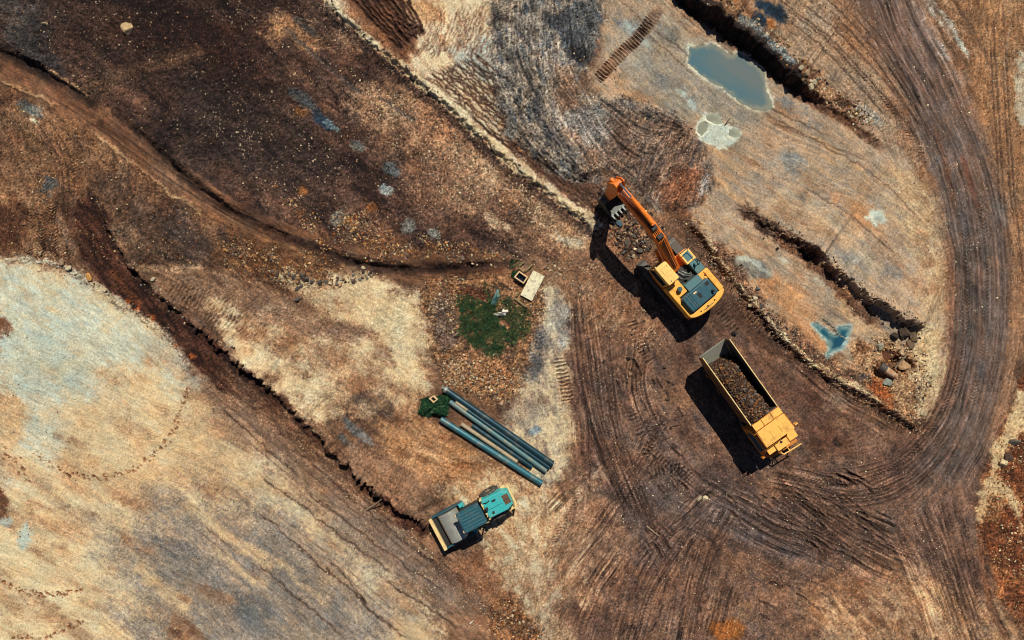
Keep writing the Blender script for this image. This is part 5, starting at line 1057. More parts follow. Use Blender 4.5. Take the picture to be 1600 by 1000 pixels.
MB().add([(8.415, -1.1, 1.75), (8.415, -0.05, 1.75), (7.87, -0.05, 2.55), (7.87, -1.1, 2.55)], [(0, 1, 2, 3)]).build('windscreen', GLASS, cabt)
MB().b2(6.3, 7.7, 0.08, 1.15, 1.0, 2.3).build('engine_cover', TRUCKO, tr, 0.04)
MB().b2(7.55, 8.40, 0.62, 1.30, 1.15, 2.42).build('fender', TRUCKY, tr, 0.03)
MB().b2(7.92, 8.46, -0.48, 0.52, 1.15, 2.56).build('hood_box', TRUCKY, tr, 0.03)
MB().b2(7.9, 8.30, -1.14, -0.56, 2.44, 2.58).build('front_step', TRUCKY, tr, 0.02)
MB().b2(7.85, 8.62, -1.34, -1.18, 1.0, 1.45).build('fender', TRUCKO, tr, 0.03)
bp_ = MB().prism_z([(8.9, -1.2), (9.15, -0.6), (9.22, 0.5), (9.25, 1.4), (9.05, 1.4), (9.02, 0.5), (8.95, -0.6), (8.72, -1.15)][::-1], 0.72, 1.0).build('bumper', TRUCKO, tr, 0.03)
MB().tube([V((8.75, -0.3, 1.55)), V((9.2, -0.1, 1.6)), V((9.3, 1.35, 1.6))], 0.045, 8).tube([V((9.2, -0.1, 1.0)), V((9.2, -0.1, 1.6))], 0.04, 8).tube([V((9.26, 1.2, 0.95)), V((9.26, 1.2, 1.6))], 0.04, 8).tube([V((8.5, 0.4, 1.5)), V((9.25, 0.4, 1.6))], 0.04, 8).build('front_rail', TRUCKY, tr)
MB().tube([V((8.6, -1.1, 1.2)), V((9.0, -0.9, 1.25)), V((9.1, -0.2, 1.3))], 0.04, 8).build('front_rail', TRUCKO, tr)
for y in (-0.85, 0.95): MB().cyl((9.1, y, 0.86), (9.26, y, 0.86), 0.11, 14).build('headlight', CREAM, tr)
MB().tube([V((7.6, 1.2, 2.3)), V((7.62, 1.62, 2.5))], 0.03, 6).b2(7.55, 7.63, 1.52, 1.74, 2.2, 2.6).build('mirror', TRUCKY, tr)
MB().tube([V((8.2, -1.2, 2.0)), V((8.35, -1.5, 2.1))], 0.03, 6).b2(8.3, 8.38, -1.62, -1.42, 1.8, 2.25).build('mirror', TRUCKO, tr)
# the load
ld = empty('rock_load', (14.07, -2.0, 0.0), math.radians(-54.5), 'heap of broken brown rock and soil lying in the truck body', 'rock load')
gx, gy = np.meshgrid(np.linspace(0.75, 5.55, 110), np.linspace(-1.08, 1.08, 50))
hz = 1.35 + 1.55 * sst(0.7, 1.9, gx) * (1 - 0.35 * (gy / 1.1) ** 2) + 0.5 * sst(4.0, 5.4, gx) - 0.85 * sst(0.3, 1.1, gy) + 0.2 * sst(0.2, -0.8, gy) + 0.10 * fbm(gx * 2.5, gy * 2.5, 701, 4, 0.65)
hz = np.maximum(hz, np.where(gx > 1.3, 1.30, 1.30 + 0.66 * (1.3 - gx)) - 0.05)
cs = np.stack([gx, gy, hz], -1).reshape(-1, 3); idx = np.arange(110 * 50).reshape(50, 110)
qd = np.stack([idx[:-1, :-1], idx[:-1, 1:], idx[1:, 1:], idx[1:, :-1]], -1).reshape(-1, 4)
cn = np.clip(0.5 + fbm(gx * 1.4, gy * 1.4, 711, 4).reshape(-1, 1), 0, 1)
ccl = lin_col(np.array([[84, 56, 38]]) * cn + np.array([[58, 42, 36]]) * (1 - cn)) * rng.uniform(0.7, 1.25, (5500, 1))
o = bpy.data.objects.new('soil', raw_mesh('soil', cs, qd, ccl, MAT_STONE)); COL.objects.link(o); o.parent = ld
def load_z(x, y): 
    i = np.clip(((x - 0.75) / 4.8 * 109).astype(int), 0, 109); j = np.clip(((y + 1.08) / 2.16 * 49).astype(int), 0, 49); return hz[j, i]
LOADC = np.array([(128, 84, 52), (90, 62, 46), (100, 88, 80), (74, 58, 50), (150, 106, 70), (60, 45, 39), (120, 100, 82)], dtype=float)
n = 1500; lx = rng.uniform(0.95, 5.5, n); ly = rng.uniform(-1.02, 1.02, n); lr = 0.03 + 0.08 * rng.random(n) ** 2
a, b, c = stones(lx, ly, lr, LOADC[rng.integers(0, 7, n)], z=load_z(lx, ly))
o = bpy.data.objects.new('rubble', raw_mesh('rubble', a, b, c, MAT_STONE)); COL.objects.link(o); o.parent = ld; o['kind'] = 'stuff'
ROCK_ME = []
def rock_mesh(seed, colr, name='rock'):
    bm = bmesh.new(); bmesh.ops.create_icosphere(bm, subdivisions=3 if name == 'boulder' else 2, radius=1.0); r = random.Random(seed)
    for k in range(11):      # flat broken faces
        nrm = V((r.gauss(0, 1), r.gauss(0, 1), r.gauss(0, 1))).normalized(); d = r.uniform(0.42, 0.8)
        for v in bm.verts:
            t = v.co.dot(nrm)
            if t > d: v.co -= nrm * (t - d)
    for v in bm.verts: v.co *= 1 + r.uniform(-0.05, 0.05)
    me = bpy.data.meshes.new(name); bm.to_mesh(me); bm.free()
    cl_ = np.tile(lin_col(np.array(colr, dtype=float)), (len(me.vertices), 1)) * rng.uniform(0.75, 1.25, (len(me.vertices), 1))
    at = me.attributes.new('Col', 'FLOAT_COLOR', 'POINT'); at.data.foreach_set('color', np.concatenate([cl_, np.ones((len(cl_), 1))], 1).astype(np.float32).ravel())
    me.materials.append(MAT_STONE); return me
for k, c in enumerate([(134, 86, 52), (92, 66, 50), (110, 98, 90), (76, 62, 55), (150, 108, 72), (100, 68, 46)]): ROCK_ME.append(rock_mesh(40 + k, c))
for k in range(64):
    x, y = random.uniform(1.1, 5.3), random.uniform(-0.95, 0.95); r = random.uniform(0.09, 0.20)
    o = bpy.data.objects.new('rock', ROCK_ME[k % 6]); COL.objects.link(o); o.parent = ld
    o.location = (x, y, float(load_z(np.array(x), np.array(y))) + r * 0.35); o.scale = (r, r * random.uniform(0.7, 1), r * random.uniform(0.6, 0.9)); o.rotation_euler = (random.uniform(-.5, .5), random.uniform(-.5, .5), random.uniform(0, 6))

# ------------------------------------------------------------------ soil compactor: x forward (drum), y left
ro = empty('road_roller', (0.0, -12.57, 0.0), math.radians(207.8), 'turquoise soil compactor with a smooth steel drum standing by the cut bank', 'roller')
dr = []
n = 48
MB().cyl((4.78, -1.08, 0.76), (4.78, 1.08, 0.76), 0.76, n).build('drum', DRUM, ro, 0.03, smooth=True)
MB().b2(5.92, 6.16, -1.18, 1.30, 0.72, 1.14).build('front_bar', CREAM, ro, 0.02)
MB().b2(5.62, 5.90, -1.12, 1.14, 0.66, 0.92).build('scraper', DARKM, ro, 0.01)
for y in (-1.20, 1.22): MB().b2(3.5, 5.92, y - 0.05, y + 0.05, 0.40, 1.10).build('drum_frame', TEAL, ro, 0.02)
MB().b2(3.42, 3.72, -1.22, 1.26, 0.6, 1.0).build('frame_crossmember', CYAN, ro, 0.03)
MB().b2(3.45, 3.75, -1.22, -0.95, 1.0, 1.25).build('frame_lug', CYAN, ro, 0.02)
MB().b2(2.9, 3.5, -0.35, 0.35, 0.55, 0.95).build('articulation_joint', DARKM, ro, 0.03)
MB().b2(2.2, 3.6, -0.85, 0.6, 0.85, 1.3).build('operator_platform', DARKM, ro, 0.03)
MB().b2(2.35, 2.85, -0.45, 0.15, 1.3, 1.75).b2(2.25, 2.4, -0.45, 0.15, 1.7, 2.2).build('seat', BLACK, ro, 0.05)
MB().tube([V((3.4, -0.15, 1.3)), V((3.25, -0.15, 1.95))], 0.04).cyl((3.23, -0.15, 1.95), (3.25, -0.15, 1.98), 0.2, 16).build('steering_wheel', BLACK, ro)
for x in (2.28, 3.62):
    for y in (-0.92, 0.42): MB().b2(x - 0.04, x + 0.04, y - 0.04, y + 0.04, 1.0, 2.82).build('canopy_post', DARKM, ro)
cn_ = MB().prism_z(rrect(2.14, 3.92, -1.07, 0.52, 0.13), 2.80, 2.90, rrect(2.2, 3.86, -1.01, 0.46, 0.12)).build('canopy_roof', TEAL, ro, 0.02)
for y in (-0.85, -0.62, -0.40, -0.16, 0.08, 0.30): MB().b2(2.28, 3.78, y - 0.02, y + 0.02, 2.90, 2.925).build('canopy_rib', TREAD, cn_, 0.006)
hd = [(2.12, -0.92), (2.12, 0.62), (0.62, 0.66), (0.12, 0.46), (0.04, -0.60), (0.5, -0.86)]
hdo = MB().prism_z(hd[::-1], 1.0, 1.92, [(x * 0.97 + 0.03, y * 0.92 - 0.01) for x, y in hd[::-1]]).build('engine_hood', CYAN, ro, 0.07, seg=3)
gr = MB().b2(0.16, 0.62, -0.48, 0.22, 1.915, 1.935).build('hood_grille', paint_mat('rusty_mesh', (112, 84, 62), 0.7, dirt=(60, 48, 40), dirt_amt=0.7, scale=9), hdo)
gb = MB()
for k in range(5): gb.b2(0.18 + 0.09 * k, 0.20 + 0.09 * k, -0.46, 0.20, 1.935, 1.95)
gb.b2(0.16, 0.62, -0.15, -0.12, 1.935, 1.955).build('grille_bar', DARKM, gr)
MB().prism_z(rrect(1.08, 1.40, -0.52, -0.38, 0.06), 1.91, 1.94).build('hood_vent', BLACK, hdo)
MB().cyl((1.9, -0.2, 1.9), (1.9, -0.2, 2.35), 0.07, 14).cyl((1.9, -0.2, 2.1), (1.9, -0.2, 2.3), 0.11, 14).build('exhaust', DARKM, hdo, smooth=True)
MB().b2(2.0, 2.18, -0.95, 0.66, 1.3, 1.85).build('rear_bulkhead', CREAM, ro, 0.02)
for k in range(5): MB().cyl((2.1, -0.75 + 0.3 * k, 1.85), (2.1, -0.75 + 0.3 * k, 1.98), 0.07, 10).build('valve', CREAM if k % 2 else DARKM, ro)
for sd, yc in ((1, 0.78), (-1, -0.84)):
    n = 30; prof = [(0.34, yc - 0.22), (0.62, yc - 0.24), (0.72, yc - 0.16), (0.72, yc + 0.16), (0.62, yc + 0.24), (0.34, yc + 0.22)]
    vs = [(1.45 + r * math.cos(2 * math.pi * i / n), y, 0.72 + r * math.sin(2 * math.pi * i / n)) for i in range(n) for r, y in prof]
    fs = [(i * 6 + k, ((i + 1) % n) * 6 + k, ((i + 1) % n) * 6 + (k + 1) % 6, i * 6 + (k + 1) % 6) for i in range(n) for k in range(6)]
    ty = MB().add(vs, fs).build('tyre', DUSTY, ro, smooth=True)
    lg = MB()
    for i in range(22):
        a = 2 * math.pi * i / 22; c_ = V((1.45 + 0.73 * math.cos(a), yc + 0.1 * (1 if i % 2 else -1), 0.72 + 0.73 * math.sin(a)))
        lg.box(c_, (0.05, 0.26, 0.09), Matrix.Rotation(-a, 3, 'Y') @ RX(28 if i % 2 else -28))
    lg.build('lugs', DUSTY, ty)
    MB().cyl((1.45, yc - 0.12, 0.72), (1.45, yc + 0.12, 0.72), 0.35, 18).build('rim', CREAM, ty)
MB().b2(0.6, 2.2, -0.7, 0.5, 0.5, 1.0).build('rear_frame', DARKM, ro, 0.03)
MB().prism_z([(-0.08, -0.82), (0.05, -0.86), (0.12, 0.66), (0.32, 0.95), (0.2, 1.0), (-0.04, 0.72)][::-1], 0.85, 1.15).build('rear_bumper', CREAM, ro, 0.02)
MB().b2(0.15, 0.5, -0.95, -0.75, 0.95, 1.2).build('tail_lamp_box', CREAM, ro, 0.02)
MB().b2(0.3, 0.75, 0.72, 0.92, 0.95, 1.2).build('tail_lamp_box', CREAM, ro, 0.02)

# ------------------------------------------------------------------ pipes
PIPE_T = paint_mat('pipe_teal', (50, 104, 116), 0.4, metal=0.3, dirt=(140, 128, 108), dirt_amt=0.65, scale=2.4)
PIPE_D = paint_mat('pipe_dark', (30, 62, 74), 0.36, metal=0.35, dirt=(112, 110, 98), dirt_amt=0.5, scale=2.0)
PIPE_M = paint_mat('pipe_muddy', (82, 116, 118), 0.5, metal=0.2, dirt=(150, 128, 100), dirt_amt=0.8, scale=3)
PIPE_R = paint_mat('pipe_rusty', (158, 142, 114), 0.6, dirt=(96, 92, 80), dirt_amt=0.7, scale=3)
def pipe(p0, p1, r, mat, label, z0=None):
    a = W(*p0); b = W(*p1); za = max(zat(*a), zat(*b)) * 0.3 + r + (z0 or 0.0)
    c = ((a[0] + b[0]) / 2, (a[1] + b[1]) / 2, za)
    L = math.dist(a, b); e = bpy.data.objects
    mb = MB().ring((-L / 2, 0, 0), (L / 2, 0, 0), r, r * 0.84, 22)
    o = mb.build('pipe', mat, smooth=True, loc=c); o.rotation_euler = (0, 0, math.atan2(b[1] - a[1], b[0] - a[0])); return tag(o, label, 'pipe', 'pipes laid side by side on the dirt')
p1 = pipe((695, 607), (863, 724), 0.235, PIPE_D, 'thick dark steel pipe, outermost towards the gravel, with a broken collar')
MB().ring((-4.83, 0, 0), (-4.62, 0, 0), 0.27, 0.2, 16).box((-4.95, 0.05, 0.05), (0.2, 0.22, 0.1), RZ(30)).build('collar', STEEL, p1)
p2 = pipe((730, 640), (858, 730), 0.18, PIPE_D, 'dark steel pipe lying against the thick collared pipe, with a rusty bare end')
MB().ring((-4.7, 0, 0), (-3.65, 0, 0), 0.175, 0.15, 16).build('bare_end', PIPE_R, p2)
pipe((703, 627), (853, 735), 0.19, PIPE_M, 'mud-smeared grey-teal pipe, third in from the gravel')
pipe((689, 654), (846, 754), 0.22, PIPE_T, 'thick teal pipe, outermost towards the roller')
pipe((721, 662), (808, 721), 0.15, PIPE_R, 'short rusty tan pipe between the teal pipes')
pipe((738, 664), (831, 729), 0.165, PIPE_D, 'short dark pipe beside the rusty tan pipe')

# ------------------------------------------------------------------ concrete pieces, rubbish
CONC = paint_mat('pale_concrete', (216, 208, 176), 0.85, dirt=(96, 84, 64), dirt_amt=0.75, scale=4.5, bump=0.5, var=0.22)
CONC2 = paint_mat('stained_concrete', (214, 184, 140), 0.85, dirt=(128, 92, 60), dirt_amt=0.6, scale=4, bump=0.4)
MOSSY = paint_mat('mossy_concrete', (128, 112, 78), 0.9, dirt=(70, 76, 48), dirt_amt=0.7, scale=3, bump=0.4)
PITW = paint_mat('pit_water', (24, 36, 52), 0.1, dirt_amt=0.1)
def frame(name, corners, t, z0, z1, mat, label, cat, floor=None):
    P = [V((*W(*c), 0)) for c in corners]; c = sum(P, V()) / len(P); P = [p - c for p in P]
    e = empty(name, (c.x, c.y, 0), 0, label, cat)
    n = len(P)
    for i in range(n):
        a, b = P[i], P[(i + 1) % n]; d = (b - a).normalized(); ang = math.degrees(math.atan2(d.y, d.x))
        inw = V((-d.y, d.x, 0)); inw = inw if inw.dot(-(a + b) / 2) > 0 else -inw
        m = (a + b) / 2 + inw * t / 2
        MB().box((m.x, m.y, (z0 + z1) / 2), ((b - a).length - (t * 2 + 0.004 if i % 2 else 0.0), t, z1 - z0), RZ(ang)).build('wall', mat, e, 0.012)
    if floor is not None: MB().prism_z([(p.x * 0.8, p.y * 0.8) for p in P], -0.1, floor).build('floor', PITW, e)
    return e
frame('inspection_chamber', [(811, 423.5), (825, 433.5), (818, 444), (803, 433.5)], 0.09, -0.1, 0.42, CONC2, 'open square concrete chamber with dark water inside, next to the slab', 'chamber', 0.04)
frame('inspection_chamber', [(672, 621), (678.5, 616.5), (686, 622.5), (679, 628)], 0.08, -0.1, 0.75, CONC2, 'small square concrete chamber rim poking out of the round bush', 'chamber', 0.3)
def slab(name, corners, z0, z1, mat, label, cat):
    P = [W(*c) for c in corners]; c = (sum(p[0] for p in P) / len(P), sum(p[1] for p in P) / len(P))
    mb = MB().prism_z([(p[0] - c[0], p[1] - c[1]) for p in P][::-1], z0, z1)
    o = mb.build(name, mat, None, 0.015, loc=(c[0], c[1], 0)); return tag(o, label, cat)
slab('concrete_slab', [(833, 422.5), (851, 432), (831, 470.5), (813, 461)], 0.03, 0.2, CONC, 'pale rectangular concrete slab lying beside the open chamber', 'slab')
kb = empty('foundation_remains', (W(819, 422)[0], W(819, 422)[1], 0), 0, 'low mossy concrete kerb remains behind the open chamber', 'kerb')
def kerb(e, pts, mat):
    o = e.location
    for a, b in zip(pts[:-1], pts[1:]):
        A, B = V((*W(*a), 0)) - o, V((*W(*b), 0)) - o; m = (A + B) / 2; d = B - A
        MB().box((m.x, m.y, 0.06), (d.length, 0.13, 0.24), RZ(math.degrees(math.atan2(d.y, d.x)))).build('kerb', mat, e, 0.02)
kerb(kb, [(810, 418), (819, 425)], MOSSY); kerb(kb, [(821, 424), (832, 413)], MOSSY); kerb(kb, [(811, 416), (819, 409)], MOSSY)
kc = empty('foundation_remains', (W(812, 470)[0], W(812, 470)[1], 0), 0, 'sunken mossy kerb corner below the pale slab', 'kerb')
kerb(kc, [(804, 466), (822, 480)], MOSSY); kerb(kc, [(806, 463), (811, 457)], MOSSY)

def rag(name, outline, h, mat, label, cat, seed):
    """crumpled sheet heaped over itself: a bumpy closed skin following an outline"""
    P = np.array([W(*p) for p in smooth_closed(outline, 2)]); c = P.mean(0); n = len(P); r = random.Random(seed)
    vs, fs = [], []
    rings = [1.0, 0.86, 0.62, 0.34, 0.1]
    for k, f in enumerate(rings):
        for i in range(n):
            q = (P[i] - c) * f * (1 + r.uniform(-0.05, 0.05)); vs.append((q[0], q[1], h * (1 - f ** 2.2) * r.uniform(0.45, 1.25) + (0.0 if k == 0 else 0.02)))
    for k in range(len(rings) - 1):
        for i in range(n): fs.append((k * n + i, k * n + (i + 1) % n, (k + 1) * n + (i + 1) % n, (k + 1) * n + i))
    fs.append(tuple((len(rings) - 1) * n + i for i in range(n))); fs.append(tuple(range(n - 1, -1, -1)))
    o = MB().add(vs, fs).build(name, mat, smooth=True, loc=(c[0], c[1], max(0.0, zat(*c)) + 0.03)); return tag(o, label, cat)
RAGW, _, rn, rl, rb_ = node_mat('patched_white_plastic')
q = rn.new('ShaderNodeTexNoise'); q.inputs['Scale'].default_value = 3.2; tcn = rn.new('ShaderNodeTexCoord'); rl.new(tcn.outputs['Object'], q.inputs['Vector'])
rr_ = rn.new('ShaderNodeValToRGB'); rr_.color_ramp.interpolation = 'EASE'; rr_.color_ramp.elements[0].position = 0.33; rr_.color_ramp.elements[1].position = 0.38
rr_.color_ramp.elements[0].color = (0.03, 0.03, 0.035, 1); rr_.color_ramp.elements[1].color = (0.8, 0.77, 0.66, 1); rl.new(q.outputs['Fac'], rr_.inputs['Fac']); rl.new(rr_.outputs['Color'], rb_.inputs['Base Color']); rb_.inputs['Roughness'].default_value = 0.5
rag('torn_sack', [(768, 489), (774, 489.5), (781, 487.5), (787, 487), (785.5, 481), (789, 484.5), (794, 483.5), (796, 487), (791, 489), (791, 493.5), (785, 494), (777, 494), (774, 496), (772, 493)], 0.3, RAGW, 'torn white and black plastic sack lying at the edge of the grass', 'sack', 5)
rag('crumpled_sheet', [(777, 451), (780, 453), (779, 458), (782, 463), (778.5, 466), (777, 472), (774, 477), (769, 478), (766.5, 474), (769, 468), (773, 460)], 0.35, paint_mat('faded_teal_sheet', (96, 142, 136), 0.6, dirt=(150, 150, 130), dirt_amt=0.7, scale=4), 'crumpled faded teal sheet lying in the weeds above the white sack', 'sheet', 9)

WOOD = paint_mat('weathered_wood', (150, 128, 104), 0.85, dirt=(96, 78, 62), dirt_amt=0.6, scale=5, bump=0.3)
def pole(name, p0, p1, r, mat, label, cat, h0=0.05, h1=0.05, n=10):
    a = W(*p0); b = W(*p1); A = V((*a, zat(*a) + h0 + r)); B = V((*b, zat(*b) + h1 + r)); L = (B - A).length
    mb = MB(); pts = [V((L * t, 0.03 * math.sin(t * 7) * L * 0.2, 0)) for t in [i / 5 for i in range(6)]]
    for i in range(5): mb.cyl(pts[i], pts[i + 1], r * (1 - 0.07 * i), n, r * (1 - 0.07 * (i + 1)))
    o = mb.build(name, mat, smooth=True, loc=A); o.rotation_mode = 'QUATERNION'; o.rotation_quaternion = (B - A).to_track_quat('X', 'Z'); return tag(o, label, cat)
pole('wooden_pole', (573, 797), (600, 775), 0.05, WOOD, 'thin grey wooden pole leaning out from the cut bank', 'pole', 0.02, 0.35)
pole('dead_branch', (1132, 196), (1139, 186), 0.03, paint_mat('dark_twig', (44, 38, 36), 0.9), 'short dark branch stuck in the mud by the pale crust patch', 'branch', 0.0, 0.3)
pole('white_stick', (734, 974), (740, 968), 0.035, paint_mat('whitewashed_stick', (226, 220, 200), 0.7), 'short white stick lying on brown dirt at the south edge', 'stick')
pole('fallen_stick', (1010, 822), (1030, 838), 0.06, WOOD, 'weathered stick half pressed into the yard dirt', 'stick', -0.02, 0.02)
# the pit at the corner of the berm
bp2 = pole('broken_pipe', (1374, 572), (1398, 588), 0.33, paint_mat('rusty_concrete_pipe', (178, 150, 120), 0.85, dirt=(150, 84, 46), dirt_amt=0.9, scale=2.6, bump=0.5, var=0.3), 'broken rust-stained pipe sticking out of the pit wall', 'pipe', -0.1, -0.12, 20)
MB().ring((-0.03, 0, 0), (0.45, 0, 0), 0.36, 0.27, 20).build('broken_mouth', BUCKM, bp2)
pole('timber_plank', (1398, 574), (1409, 553), 0.09, WOOD, 'squared timber leaning across the brown pit', 'timber', 0.35, 0.55, 4)
BO = {}
def boulder(px, py, r_px, colr, label, group=None, flat=0.75, seed=None, name='boulder', sink=0.35):
    x, y = W(px, py); r = r_px * M_PX; seed = seed if seed is not None else int(px * 7 + py)
    key = (seed % 9, tuple(colr))
    if key not in BO: BO[key] = rock_mesh(200 + seed % 9, colr, 'boulder')
    o = bpy.data.objects.new(name, BO[key]); COL.objects.link(o); rd = random.Random(seed)
    o.scale = (r * rd.uniform(0.9, 1.25), r * rd.uniform(0.8, 1.0), r * flat); o.rotation_euler = (rd.uniform(-.3, .3), rd.uniform(-.3, .3), rd.uniform(0, 6.28))
    o.location = (x, y, zat(x, y) + r * flat * (1 - 2 * sink)); return tag(o, label, 'boulder', group)
boulder(1386, 597, 8, (142, 146, 136), 'pale grey boulder below the broken pipe in the pit')
boulder(1374, 541, 7, (160, 150, 130), 'pale boulder on the rim of the brown pit')
for x, y, r, c, lb in [(1412, 520, 14, (84, 70, 58), 'biggest dark craggy rock bulging from the bank over the pit'), (1428, 528, 11, (112, 92, 72), 'brown-grey craggy rock between the haul road and the biggest pit rock'), (1398, 526, 9, (66, 56, 50), 'near-black craggy rock on the ditch side of the biggest pit rock'), (1420, 538, 8, (130, 106, 82), 'lighter brown craggy rock just above the leaning timber')]:
    boulder(x, y, r, c, lb, 'rocks in the bank over the pit', 0.7, sink=0.45)
boulder(1418, 572, 11, (176, 140, 104), 'smooth tan boulder beside the leaning timber')
boulder(200, 47, 13, (206, 172, 128), 'cracked pale tan boulder alone on the dark north-west soil', None, 0.5)
boulder(73, 38, 4, (190, 164, 130), 'small pale rock on dark soil near the blue-grey patch')
boulder(139, 433, 7, (206, 150, 86), 'orange-tan rock at the lip of the red-brown cut'); boulder(96, 410, 7, (160, 132, 104), 'brown rock at the top edge of the pale spread'); boulder(109, 418, 6.5, (196, 180, 148), 'cream rock at the top edge of the pale spread')
boulder(63, 396, 4, (170, 150, 122), 'small buff rock on the tyre-printed ground'); boulder(241, 436, 4, (200, 186, 156), 'pale flat rock beside the red-brown cut', None, 0.5)
boulder(966, 350, 7, (96, 116, 124), 'blue-grey rock under the bucket teeth'); boulder(1146, 522, 5, (50, 46, 48), 'dark rock just behind the truck body')
boulder(982, 560, 4, (56, 46, 44), 'dark rock alone on the dirt between slab and truck')
for x, y, r in [(1038, 573, 4), (1046, 594, 4), (1043, 624, 4), (1053, 598, 3), (1006, 543, 3)]: boulder(x, y, r, (96, 78, 64), 'brown rock on the churned dirt beside the truck shadow', 'rocks beside the truck shadow')
for x, y, r in [(465, 467, 5), (466, 450, 4), (460, 433, 5), (472, 431, 5), (480, 436, 6), (500, 442, 5), (510, 441, 5), (487, 441, 4)]: boulder(x, y, r, (92, 85, 80), 'grey rock in the loose row along the tan shelf', 'rocks along the tan shelf')
for x, y, r in [(980, 380, 5), (1007, 377, 5), (1000, 391, 6), (990, 370, 4), (1012, 390, 4), (975, 395, 4), (1020, 365, 4), (965, 372, 3.5)]: boulder(x, y, r, (96, 88, 80), 'grey-brown rock dug loose below the boom', 'rocks below the boom')
for x, y, r, c, lb in [(1179, 466, 5, (200, 188, 160), 'cream'), (1184, 451, 5, (112, 118, 116), 'blue-grey'), (1169, 477, 4, (190, 170, 136), 'small tan'), (1188, 480, 5, (84, 80, 76), 'dark grey')]: boulder(x, y, r, c, lb + ' rock at the foot of the berm behind the excavator', 'rocks behind the excavator')
for x, y, r, c, lb in [(1573, 712, 9, (84, 66, 56), 'dark brown'), (1585, 690, 8, (112, 100, 90), 'grey'), (1567, 722, 8, (214, 190, 150), 'cream')]: boulder(x, y, r, c, 'big ' + lb + ' rock at the head of the rust-coloured slope', 'rocks above the rust slope')
for x, y, r, c in [(1240, 115, 5, (196, 180, 150)), (1252, 122, 6, (176, 150, 116)), (1262, 135, 5, (206, 190, 160)), (1246, 132, 5, (120, 96, 74)), (1258, 142, 6, (214, 196, 160))]: boulder(x, y, r, c, 'pale rock tumbled at the end of the upper ditch', 'rocks at the upper ditch end')
boulder(1307, 693, 4, (60, 50, 46), 'dark clod on the yard right of the truck')
boulder(1102, 778, 4, (226, 206, 166), 'cream stone on the crossing wheel marks')
boulder(985, 585, 3.5, (150, 120, 92), 'small tan stone between the wheel ruts of the yard')

# ------------------------------------------------------------------ grass and the bush
m_g, _, gn, gl, gb_ = node_mat('grass_blade')
at = gn.new('ShaderNodeAttribute'); at.attribute_name = 'Col'; gl.new(at.outputs['Color'], gb_.inputs['Base Color']); gb_.inputs['Roughness'].default_value = 0.6
def blades(px_, py_, hmin, hmax, cols, zoff=None, wid=0.03):
    n = len(px_); x = (px_ - 800) * M_PX; y = (500 - py_) * M_PX; z = (sample(ZZ, x, y) if zoff is None else zoff) - 0.02
    a = rng.uniform(0, 2 * math.pi, n); h = rng.uniform(hmin, hmax, n); ln = rng.uniform(0.3, 1.0, n) * h; w = wid * rng.uniform(0.7, 1.6, n)
    dx, dy = np.cos(a), np.sin(a)
    v = np.zeros((n, 4, 3)); v[:, 0] = np.stack([x - dy * w, y + dx * w, z], -1); v[:, 1] = np.stack([x + dy * w, y - dx * w, z], -1)
    v[:, 2] = np.stack([x + dx * ln * 0.5 + dy * w, y + dy * ln * 0.5 - dx * w, z + h * 0.7], -1); v[:, 3] = np.stack([x + dx * ln, y + dy * ln, z + h], -1)
    t = np.array([(0, 1, 2), (0, 2, 3)])[None] + (np.arange(n) * 4)[:, None, None]
    c = np.array(cols, dtype=float)[rng.integers(0, len(cols), n)] * rng.uniform(0.7, 1.25, (n, 1))
    return v.reshape(-1, 3), t.reshape(-1, 3), np.repeat(lin_col(c), 4, axis=0)
GREEN = [(32, 92, 58), (26, 76, 52), (44, 100, 58), (74, 104, 56), (24, 62, 46), (106, 110, 60), (34, 82, 56)]
DRY = [(110, 104, 56), (76, 88, 48), (140, 124, 72), (50, 76, 46)]
GP = [(714, 458), (738, 464), (765, 478), (775, 490), (785, 505), (800, 512), (808, 540), (800, 556), (780, 560), (762, 556), (742, 542), (716, 534), (712, 500)]
x1, y1 = in_poly(GP, 15000); k_ = fbm(x1 / 8, y1 / 8, 741, 3, 0.65) + 0.6 * rng.random(len(x1)) > -0.15; x1, y1 = x1[k_], y1[k_]
x2, y2 = in_poly([(755, 440), (790, 450), (800, 470), (820, 490), (830, 520), (800, 530), (780, 500), (765, 470)], 2600)
x3, y3 = in_poly([(800, 412), (812, 405), (806, 430), (798, 436)], 250)
A = [blades(x1, y1, 0.04, 0.11 + 0.18 * sst(-0.2, 0.7, fbm(x1 / 10, y1 / 10, 743, 2)), GREEN + DRY[:2]), blades(x2, y2, 0.05, 0.22, GREEN + DRY + DRY), blades(x3, y3, 0.08, 0.25, GREEN)]
b_ = 0; cv, ct, cc_ = [], [], []
for v, t, c in A: cv.append(v); ct.append(t + b_); cc_.append(c); b_ += len(v)
o = bpy.data.objects.new('grass', raw_mesh('grass', np.concatenate(cv), np.concatenate(ct), np.concatenate(cc_), m_g)); COL.objects.link(o)
tag(o, 'dark green grass and weeds growing in the rubble below the chamber', 'grass', kind='stuff')
bu = empty('bush', (*W(679, 634), 0.0), 0, 'round dark green bush at the end of the pipes', 'bush')
n = 5200; th = rng.uniform(0, 2 * math.pi, n); ph = np.arccos(rng.uniform(0.0, 1, n)); rr2 = (0.80 + 0.28 * fbm(np.cos(th) * 2 + 5, np.sin(th) * 2 + ph, 731, 3)) * rng.uniform(0.6, 1.0, n) ** 0.4
bx, by, bz = rr2 * np.sin(ph) * np.cos(th) * 1.30, rr2 * np.sin(ph) * np.sin(th) * 0.92 - 0.02, rr2 * np.cos(ph) * 0.75
bx += np.where(bx > 0, bx * 0.25, 0)
v, t, c = blades(bx / M_PX + 800, 500 - by / M_PX, 0.05, 0.14, GREEN[:5], zoff=bz, wid=0.035)
o = bpy.data.objects.new('foliage', raw_mesh('foliage', v, t, c, m_g)); COL.objects.link(o); o.parent = bu
sm = MB()
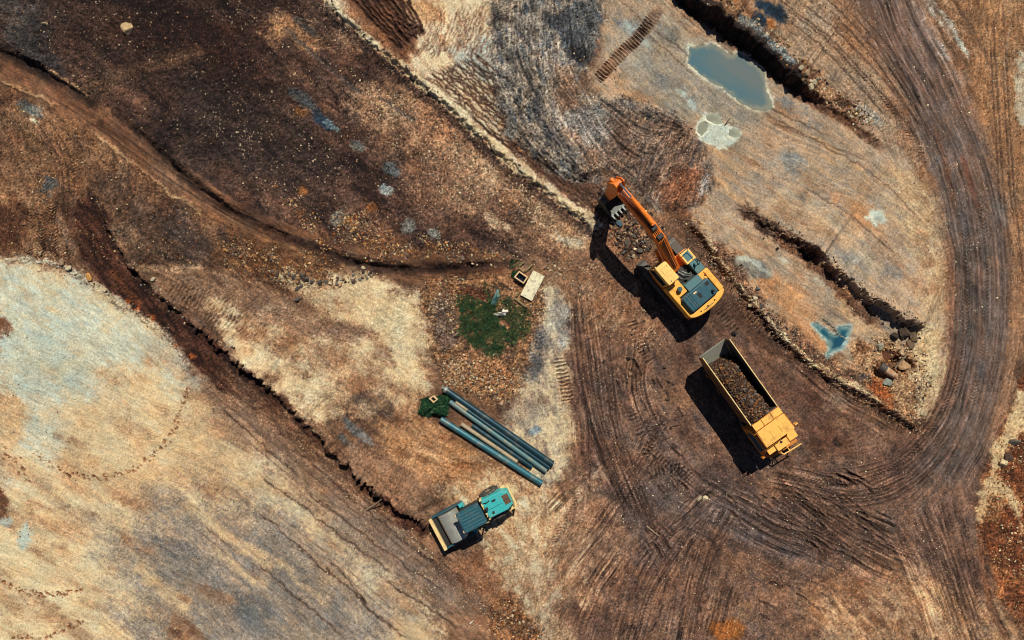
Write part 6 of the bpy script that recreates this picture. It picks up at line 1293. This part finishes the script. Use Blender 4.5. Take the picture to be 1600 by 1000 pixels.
for k in range(7): a = k * 0.9; sm.tube([V((0, 0, -0.05)), V((0.3 * math.cos(a), 0.22 * math.sin(a), 0.3)), V((0.7 * math.cos(a), 0.5 * math.sin(a), 0.5))], 0.02, 6)
sm.build('stem', WOOD, bu)

# ------------------------------------------------------------------ small fittings on the machines
for y in (-0.9, 0.35): MB().cyl((3.90, y, 2.72), (3.98, y, 2.72), 0.09, 12).build('work_lamp', CREAM, ro)
MB().tube([V((2.25, 0.70, 1.0)), V((2.25, 0.78, 1.75)), V((3.3, 0.72, 1.75)), V((3.3, 0.66, 1.1))], 0.022, 6).build('handrail', CREAM, ro)
MB().tube([V((2.0, -0.62, 1.9)), V((1.8, -0.55, 2.0)), V((1.5, -0.6, 1.95))], 0.035, 8).build('air_hose', BLACK, ro)
MB().cyl((1.62, 0.28, 1.9), (1.62, 0.28, 1.98), 0.09, 14).build('filler_cap', DARKM, hdo)
MB().b2(0.75, 1.9, -0.03, 0.0, 1.918, 1.928).build('hood_seam', TEAL, hdo)
for y in (-0.35, 0.35): MB().b2(6.6, 7.2, y - 0.02, y + 0.02, 3.42, 3.45).build('guard_stiffener', TRUCKY, can, 0.008)
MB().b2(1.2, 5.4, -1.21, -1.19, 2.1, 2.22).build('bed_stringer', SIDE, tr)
MB().cyl((8.0, 0.05, 2.56), (8.0, 0.05, 2.62), 0.08, 12).build('filler_cap', DARKM, tr)
MB().b2(8.47, 8.49, -0.4, 0.44, 1.3, 2.2).build('radiator_grille', DARKM, tr)
for k in range(3): MB().b2(1.45, 1.5, 0.55 + 0.2 * k, 0.6 + 0.2 * k, 3.16, 3.19).build('roof_rivet', DARKM, roof)
for y in (0.5, 1.24): MB().cyl((1.78, y, 3.06), (1.86, y, 3.06), 0.07, 12).build('work_lamp', CREAM, cab)
MB().cyl((5.2, -0.36, 4.62), (5.28, -0.44, 4.62), 0.09, 12).build('boom_lamp', CREAM, boom)
MB().b2(-2.72, -2.68, -0.45, 0.45, 2.43, 2.435).build('warning_strip', DARKM, cwo)
